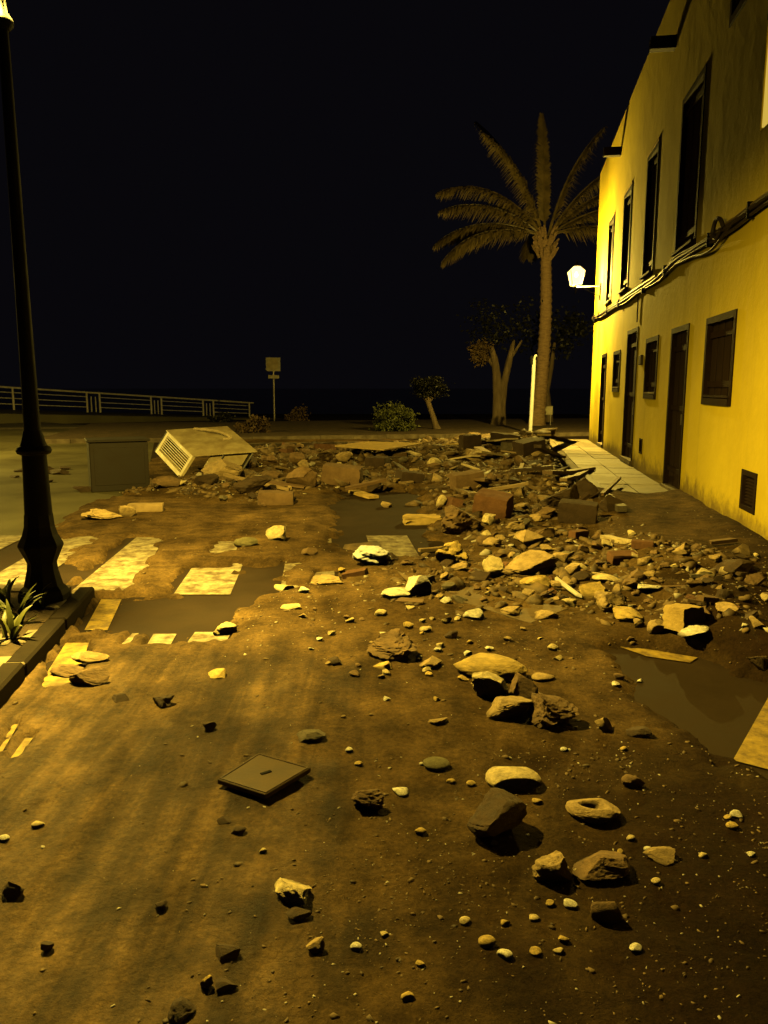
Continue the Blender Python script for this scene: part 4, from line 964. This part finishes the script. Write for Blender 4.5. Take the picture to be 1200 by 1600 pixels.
# gravel too fine to count
def gravel(name, n, mt, label, size, where, seed, pale=False):
    g = np.random.default_rng(seed); bm = bmesh.new(); bmesh.ops.create_icosphere(bm, subdivisions=1, radius=.5)
    bv = np.array([v.co[:] for v in bm.verts]); bf = np.array([[v.index for v in f.verts] for f in bm.faces]); bm.free()
    pts = where(g, n); n = len(pts); z = np.maximum(mud_z(pts[:, 0], pts[:, 1]), 0); sz = size(g, pts)
    v = bv[None] * (1 + g.uniform(-.6, .35, (n, len(bv), 1))); sc_ = np.stack([sz * g.uniform(.7, 1.5, n), sz * g.uniform(.5, 1, n), sz * g.uniform(.25, .75, n)], 1)
    v = v * sc_[:, None, :]; a = g.uniform(0, 6.28, n); ca, sa = np.cos(a)[:, None], np.sin(a)[:, None]
    x = v[:, :, 0] * ca - v[:, :, 1] * sa; y = v[:, :, 0] * sa + v[:, :, 1] * ca; tl = g.uniform(-.4, .4, n)[:, None]
    v = np.stack([x + pts[:, 0:1], y + pts[:, 1:2], v[:, :, 2] + x * tl + (z - sz * .02)[:, None]], 2)
    f = (bf[None] + (np.arange(n) * len(bv))[:, None, None]).reshape(-1, 3); v = v.reshape(-1, 3)
    me = bpy.data.meshes.new(name); me.vertices.add(len(v)); me.vertices.foreach_set('co', v.ravel()); me.loops.add(f.size); me.loops.foreach_set('vertex_index', f.ravel().astype(np.int32))
    me.polygons.add(len(f)); me.polygons.foreach_set('loop_start', np.arange(0, f.size, 3)); me.polygons.foreach_set('loop_total', np.full(len(f), 3)); me.update(calc_edges=True)
    return tag(link(name, me, mt), label, kind='stuff')
def in_rubble(g, n):
    y = np.exp(g.uniform(np.log(3.9), np.log(22), n * 6)); x = g.uniform(-4, 5, n * 6); rb = rubble(x, y); s_, d_ = wall_sd(x, y)
    k = (g.random(n * 6) < rb) & (d_ > .03) & ~((s_ > .3) & (d_ < 1.15)); return np.stack([x[k], y[k]], 1)[:n]
def on_street(g, n):
    y = np.exp(g.uniform(np.log(1.2), np.log(9), n * 3)); x = g.uniform(-.6, .6, n * 3) * y
    q = .5 + .5 * fbm(x, y, 1.4, 3, 88); right = sstep(-1.2, .2, x + .15 * (y - 3)); k = (g.random(n * 3) < q ** 2.2 * (.12 + .88 * right) * (1.2 + 2.2 * np.exp(-((y - 5.3) / 1.6) ** 2))) & (mud_z(x, y) > .006); return np.stack([x[k], y[k]], 1)[:n]
gravel('rubble_gravel', 7000, 'gravel', 'brown broken stones filling the rubble', lambda g, p: .012 * p[:, 1] ** .75 * g.gamma(1.1, .95, len(p)) * .9 + .006, in_rubble, 5)
gravel('rubble_chips', 1500, 'gravel_pale', 'pale chips of stone and plaster in the rubble', lambda g, p: .008 * p[:, 1] ** .75 * g.gamma(2, .5, len(p)) + .006, in_rubble, 6)
gravel('street_grit', 6500, 'gravel', 'brown grit sprinkled over the mud', lambda g, p: .0042 * p[:, 1] ** .6 * g.gamma(1.6, .6, len(p)) + .002, on_street, 7)
gravel('street_chips', 1800, 'gravel_pale', 'tiny pale chips sprinkled over the mud', lambda g, p: .0034 * p[:, 1] ** .6 * g.gamma(1.4, .6, len(p)) + .002, on_street, 8)

# ------------------------------------------------------------------ blocks, boards, beams
def block(px, py, wp, hp, dp, col, label, rz=0, tilt=(0, 0), name='concrete_block', cat='block', mt='block', seed=1, rag=.012):
    p = onmud(px, py + hp * .5); W_ = wp * p[1] / FPX; Hh = hp * p[1] / FPX; D = dp * p[1] / FPX
    bm = bmesh.new(); bmesh.ops.create_cube(bm, size=1); bmesh.ops.subdivide_edges(bm, edges=list(bm.edges), cuts=5, use_grid_fill=True)
    g_ = np.random.default_rng(seed)
    for v in bm.verts:
        c = np.array(v.co[:]); k = (np.abs(c) > .49).sum(); c = c * np.array([W_, D, Hh]); c = c * (1 - .035 * max(0, k - 1)) + g_.normal(0, rag * min(W_, Hh) * (1.6 if k > 1 else 1), 3); v.co = c
    me = bpy.data.meshes.new(name); bm.to_mesh(me); bm.free(); smooth(me, 40); o = link(name, me, mt)
    o.location = (p[0], p[1] + D * .3, gz(p[0], p[1] + D * .3) + Hh * .40); o.rotation_euler = (R(tilt[0]), R(tilt[1]), R(rz)); c = COL[col]; o.color = (*c, 1)
    return tag(o, label, cat)
block(1072, 965, 50, 40, 44, 'gold', 'squared tan stone block standing on the right rubble', rz=28, tilt=(-6, 4), seed=3)
block(772, 790, 56, 36, 44, 'red', 'reddish brown concrete block in the middle of the rubble', rz=-24, tilt=(8, 8), seed=4)
block(535, 742, 62, 30, 30, 'brown', 'long brown concrete block in the far rubble bank', rz=-8, tilt=(6, 5), seed=5)
block(730, 752, 50, 26, 30, 'brown', 'brown block half buried behind the dark boulder', rz=15, tilt=(4, -6), seed=6)
block(905, 800, 60, 34, 34, 'dark', 'dark block leaning by the pavement kerb', rz=-18, tilt=(5, 4), seed=7)
block(430, 778, 56, 22, 30, 'brown', 'low brown block below the overturned box', rz=6, tilt=(3, 3), seed=8)
block(640, 745, 40, 20, 30, 'dark', 'dark block in the far bank behind the bare asphalt', rz=20, tilt=(3, 9), seed=9)
block(590, 722, 34, 16, 30, 'dark', 'small dark block under the pale board', rz=-20, seed=10)
block(828, 700, 44, 24, 30, 'dark', 'dark block on top of the heap by the white post', rz=25, tilt=(5, -8), seed=11)
block(735, 692, 30, 26, 26, 'dark', 'upright dark block at the far edge of the bank', rz=10, seed=12)
block(790, 688, 46, 18, 26, 'dark', 'dark slab behind the pale plank', rz=-12, tilt=(0, 6), seed=13)
block(1005, 851, 34, 13, 16, 'red', 'red brick fragment below the mud covered pavement', name='brick_fragment', cat='brick', rz=-20, seed=14)
block(905, 836, 30, 13, 16, 'red', 'orange brick fragment in front of the dark block', name='brick_fragment', cat='brick', rz=30, seed=15)
block(975, 872, 46, 16, 24, 'red', 'reddish broken tile slab in the right rubble', name='brick_fragment', cat='brick', rz=8, tilt=(10, 0), seed=16)
block(226, 793, 56, 13, 22, 'tan', 'long tan slab left below the overturned box', name='stone_slab', cat='slab', rz=10, seed=17)
block(660, 812, 60, 15, 26, 'gold', 'golden terracotta coping piece right of the bare asphalt', name='coping_piece', cat='coping', rz=4, seed=18, rag=.05)

def beam(p0, p1, wd_, th, col, label, name='plank', cat='plank', z0=None, z1=None, roll=0., lab=True, rag=True):
    """timber lying from one spot to another; p in picture terms, z lifts above the mud"""
    a = onmud(*p0); b_ = onmud(*p1); a = Vector(a); b_ = Vector(b_)
    if z0 is not None: a = Vector(U(p0[0], p0[1], a.y)); a = Vector(G(p0[0], p0[1], gz(a.x, a.y) + z0)); 
    if z1 is not None: b_ = Vector(G(p1[0], p1[1], gz(b_.x, b_.y) + z1))
    d = b_ - a; L = d.length; g_ = random.Random(hash(label) % 999 if False else len(label) * 7 + int(p0[0]))
    x = d.normalized(); y = Vector((0, 0, 1)).cross(x).normalized(); z = x.cross(y)
    rot = Matrix((x, y, z)).transposed().to_4x4()
    mb = MB(); n = 6; V = []
    for i in range(n + 1):
        t_ = i / n; xx = L * (t_ - .5); sag = -.012 * L * math.sin(math.pi * t_) * g_.uniform(.2, 1)
        e = g_.uniform(-.03, .03) if (i in (0, n) and rag) else 0
        V += [(xx + e, -wd_ / 2, -th / 2 + sag), (xx - e, wd_ / 2, -th / 2 + sag), (xx - e * .5, wd_ / 2, th / 2 + sag), (xx + e, -wd_ / 2, th / 2 + sag)]
    Fc = [(0, 1, 2, 3), (4 * n + 3, 4 * n + 2, 4 * n + 1, 4 * n)]
    for i in range(n):
        q = 4 * i; Fc += [(q + k, q + 4 + k, q + 4 + (k + 1) % 4, q + (k + 1) % 4) for k in range(4)]
    mb.add(V, Fc); o = mb.build(name, 'timber'); o.matrix_world = Matrix.Translation((a + b_) / 2 + Vector((0, 0, th / 2))) @ rot @ Matrix.Rotation(R(roll), 4, 'X')
    c = COL[col]; o.color = (*c, 1); return tag(o, label, cat)
beam((748, 707), (872, 723), .12, .035, 'pale', 'long pale plank lying across the heap', z0=.10, z1=.10)
beam((915, 748), (972, 800), .11, .07, 'grey', 'slanted grey beam leaning on the pavement kerb', name='beam', cat='beam', z0=.10, z1=.02)
beam((940, 775), (968, 748), .05, .04, 'brown', 'short stick sticking up by the slanted beam', name='stick', cat='stick', z0=.0, z1=.22)
beam((855, 741), (925, 734), .14, .05, 'brown', 'dark plank on the pavement edge', z0=.1, z1=.12)
beam((880, 752), (915, 738), .09, .04, 'tan', 'short tan plank on the pavement edge', z0=.14, z1=.16)
beam((350, 743), (452, 767), .05, .04, 'tan', 'thin tan pole leaning right of the overturned box', name='pole', cat='pole', z0=.12, z1=.02)
beam((553, 770), (584, 779), .16, .04, 'gold', 'short bright plank piece in mid street', z0=.02, z1=.02)
beam((945, 842), (980, 850), .1, .04, 'pale', 'short pale plank in the rubble below the pavement')
beam((690, 696), (760, 690), .2, .03, 'gold', 'pale yellow board far behind the rubble', z0=.08, z1=.1)
beam((768, 690), (800, 687), .24, .03, 'pale', 'small pale board near the white post', z0=.08, z1=.1)
beam((590, 700), (655, 697), .16, .03, 'tan', 'far tan board behind the pale flat panel', z0=.08, z1=.08)
beam((620, 697), (655, 712), .1, .03, 'pale', 'short pale plank crossing the far board', z0=.12, z1=.10)
beam((800, 738), (862, 732), .1, .05, 'dark', 'dark plank in the heap below the pale plank', z0=.05, z1=.1)
beam((700, 745), (760, 752), .08, .04, 'brown', 'brown batten in the bank left of the heap', z0=.06, z1=.06)
beam((540, 765), (600, 752), .10, .04, 'brown', 'brown batten below the long brown block', z0=.03, z1=.08)
beam((760, 768), (826, 757), .07, .04, 'tan', 'tan batten behind the reddish block', z0=.05, z1=.10)
beam((840, 700), (880, 716), .12, .05, 'dark', 'dark beam end on top of the heap', name='beam', cat='beam', z0=.25, z1=.15)
beam((850, 681), (905, 690), .3, .04, 'gold', 'pale board lying at the foot of the white post', z0=.02, z1=.02)
beam((885, 802), (920, 775), .06, .04, 'dark', 'dark batten between the dark boulders', z0=.02, z1=.15)
beam((868, 905), (905, 933), .025, .02, 'white', 'thin white stick right of the flat board', name='stick', cat='stick', z0=.02, z1=.02)
beam((1110, 850), (1145, 846), .06, .03, 'brown', 'brown batten near the foot of the wall', z0=.02, z1=.02)
beam((655, 862), (700, 858), .05, .03, 'tan', 'tan batten right of the crossing stripe', z0=.02, z1=.02)
# flat boards and sheets
def plate(corners, th, m, name, label, cat, color=None, z=.03):
    pts = [onmud(*c) + np.array([0, 0, z]) for c in corners]
    mb = MB(); q = ccw([tuple(p) for p in pts]); mb.hexa([(p[0], p[1], p[2] - th) for p in q] + [tuple(p) for p in q]); o = mb.build(name, m, None, bevel=min(.004, th * .3))
    if color: o.color = (*(COL[color] if isinstance(color, str) else color), 1)
    return tag(o, label, cat)
plate([(523, 712), (600, 719), (660, 708), (575, 704)], .03, 'timber', 'panel', 'pale flat panel lying on the far rubble bank', 'panel', 'gold', z=.2)
plate([(688, 930), (830, 975), (888, 952), (745, 912)], .025, 'timber', 'board', 'broad flat muddy board lying in the mid rubble', 'board', (.17, .12, .055), z=.008)
lidc = [G(339, 1217, .07), G(415, 1241, .075), G(486, 1199, .065), G(404, 1176, .065)]
lid = empty('manhole_lid', tuple(np.mean(lidc, 0) - np.array([0, 0, .03]))); tag(lid, 'square metal access lid lying loose on the mud', 'lid')
L0 = np.mean(lidc, 0) - np.array([0, 0, .03]); mb = MB(); q = ccw([tuple(p - L0) for p in lidc]); mb.hexa([(p[0], p[1], p[2] - .022) for p in q] + q); mb.build('plate', 'lid', lid, bevel=.003)
lc = np.mean(lidc, 0) - L0; mb = MB(); mb.box((-.022, -.007, -.001), (.022, .007, .0025)); o = mb.build('keyhole', 'iron', lid); o.location = (lc[0] + .01, lc[1], lc[2]); o.rotation_euler = (0, 0, R(35))
e = [np.array(a) for a in q]; mb = MB()
for i in range(4):
    a, b_ = e[i], e[(i + 1) % 4]; c_ = np.mean(e, 0); ai, bi = a + (c_ - a) * .10, b_ + (c_ - b_) * .10; ao, bo = a + (c_ - a) * .05, b_ + (c_ - b_) * .05
    mb.hexa([tuple(p + np.array([0, 0, h])) for h in (-.002, .003) for p in (ao, bo, bi, ai)])
mb.build('rim', 'lid', lid)
# white bag
o = link('plastic_bag', rock_mesh(4242, 5, 5, .10, 80)); o.data.materials.clear(); o.data.materials.append(MATS['plastic_white']); p = onmud(581, 882)
o.scale = (.36, .28, .18); o.location = (p[0], p[1] + .05, p[2] - .01); o.rotation_euler = (0, 0, .3); tag(o, 'crumpled bright white plastic bag beside the crossing stripe', 'bag')

# ------------------------------------------------------------------ overturned box and dark cabinet
p1, p2, p3, p4, p5 = U(302, 712, 12.5), U(391, 704, 12.75), U(355, 666, 13.75), U(251, 671, 13.45), U(281, 746, 12.45)
e1 = (p2 - p1 + p3 - p4) / 2; e2 = (p4 - p1 + p3 - p2) / 2; e3 = p5 - p1
u1 = e1 / np.linalg.norm(e1); u2 = e2 / np.linalg.norm(e2); u3 = e3 / np.linalg.norm(e3)
l1, l2, l3 = np.linalg.norm(e1), np.linalg.norm(e2), np.linalg.norm(e3)
ob = empty('overturned_box', tuple(G(315, 752))); tag(ob, 'overturned pale metal box with louvred end resting on rubble', 'box'); OB = G(315, 752)
def Q(a, b_, c): return tuple(p1 + u1 * a * l1 + u2 * b_ * l2 + u3 * c * l3 - OB)
def obox(mb, a0, a1, b0, b1, c0, c1): return mb.hexa([Q(a0, b0, c0), Q(a1, b0, c0), Q(a1, b1, c0), Q(a0, b1, c0), Q(a0, b0, c1), Q(a1, b0, c1), Q(a1, b1, c1), Q(a0, b1, c1)])
mb = MB(); obox(mb, -.01, 1.01, -.01, 1.01, 0, .05); mb.build('top_panel', 'sheet_metal', ob, bevel=.006)
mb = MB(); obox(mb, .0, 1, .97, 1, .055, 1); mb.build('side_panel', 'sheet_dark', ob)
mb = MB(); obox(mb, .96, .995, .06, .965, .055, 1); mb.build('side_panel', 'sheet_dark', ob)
mb = MB(); obox(mb, 0, .05, 0, .06, .055, 1.02); obox(mb, 0, .05, .90, .965, .055, 1.02); obox(mb, 0, .05, .065, .895, .86, 1.02); obox(mb, 0, .05, .065, .895, .055, .16); mb.build('end_frame', 'sheet_metal', ob)
for k in range(7):
    mb = MB(); c = .2 + k * .092; mb.hexa([Q(.005, .065, c), Q(.03, .065, c + .05), Q(.03, .895, c + .05), Q(.005, .895, c), Q(.005, .065, c + .03), Q(.03, .065, c + .08), Q(.03, .895, c + .08), Q(.005, .895, c + .03)]); mb.build('louvre', 'sheet_metal', ob)
mb = MB(); obox(mb, .34, .93, .05, .08, .055, .7); mb.build('torn_panel', 'sheet_metal', ob)
for a, b_ in ((.5, .02), (.97, .02)):
    mb = MB(); q0_ = np.array(Q(a, b_, .9)); mb.tube([Q(a, b_, .05), tuple(q0_), (q0_[0] + .02, q0_[1], -.02)], .014, 6); mb.build('leg', 'galvanised', ob)
qq = [np.array(Q(.42, .95, -.02)) + OB, np.array(Q(.62, .72, -.16)) + OB, np.array(Q(.78, .58, -.10)) + OB, np.array(Q(.80, .48, -.05)) + OB, np.array(Q(.66, .48, -.05)) + OB]
mb = MB(); pts = [Vector(q_) for q_ in qq]; sm_ = []
for i in range(len(pts) - 1):
    a, b_, c, d = pts[max(i - 1, 0)], pts[i], pts[i + 1], pts[min(i + 2, len(pts) - 1)]
    for k in range(6): t_ = k / 6; sm_.append(.5 * (2 * b_ + (c - a) * t_ + (2 * a - 5 * b_ + 4 * c - d) * t_ * t_ + (3 * b_ - a - 3 * c + d) * t_ ** 3))
mb.tube(sm_, .03, 8); tag(mb.build('bent_pipe', 'timber', None, sm=60), 'bent pale hose lying over the overturned box', 'hose').color = (*COL['pale'], 1)
S(345, 738, 60, 36, 'tan', 'tan rock propping up the overturned box', cuts=12)
S(318, 752, 40, 22, 'dark', 'dark rock under the front of the overturned box')
S(205, 757, 34, 16, 'tan', 'tan rock between the dark cabinet and the overturned box', sub=3)
S(256, 760, 40, 18, 'brown', 'brown rock left under the overturned box', sub=3)
S(275, 757, 24, 10, 'pale', 'thin pale chip left under the overturned box', sub=3)
cp = G(176, 768); cabt = empty('utility_cabinet', (cp[0], cp[1] + .3, 0), R(24)); tag(cabt, 'dark low utility cabinet left of the overturned box', 'cabinet')
mb = MB(); mb.box((-.42, -.30, 0), (.42, .30, .74)); mb.build('body', 'sheet_dark', cabt, bevel=.012)
mb = MB(); mb.box((-.45, -.33, .744), (.45, .33, .78)); mb.build('lid', 'sheet_dark', cabt, bevel=.008)
mb = MB(); mb.box((-.36, -.306, .10), (.36, -.298, .66)); mb.build('door', 'sheet_dark', cabt, bevel=.003)
# small dark flotsam on the left road
for i, (px, py, wp, lb) in enumerate([(30, 735, 20, 'small dark clod left of the lamp post on the wet road'), (62, 735, 34, 'widest dark clod on the wet road behind the lamp post'), (88, 738, 26, 'dark clod right of the widest one on the wet road'), (100, 732, 16, 'tiny dark clod furthest back right of the lamp post'), (20, 745, 14, 'tiny dark clod nearest the left edge on the wet road'), (130, 765, 30, 'dark clod at the left foot of the utility cabinet'), (75, 752, 14, 'tiny dark clod in front of the widest one'), (60, 776, 16, 'nearest dark clod behind the lamp post collar')]):
    S(px, py, wp, wp * .42, 'dark', lb, kind='clod', sub=3, group='dark clods on the left road')
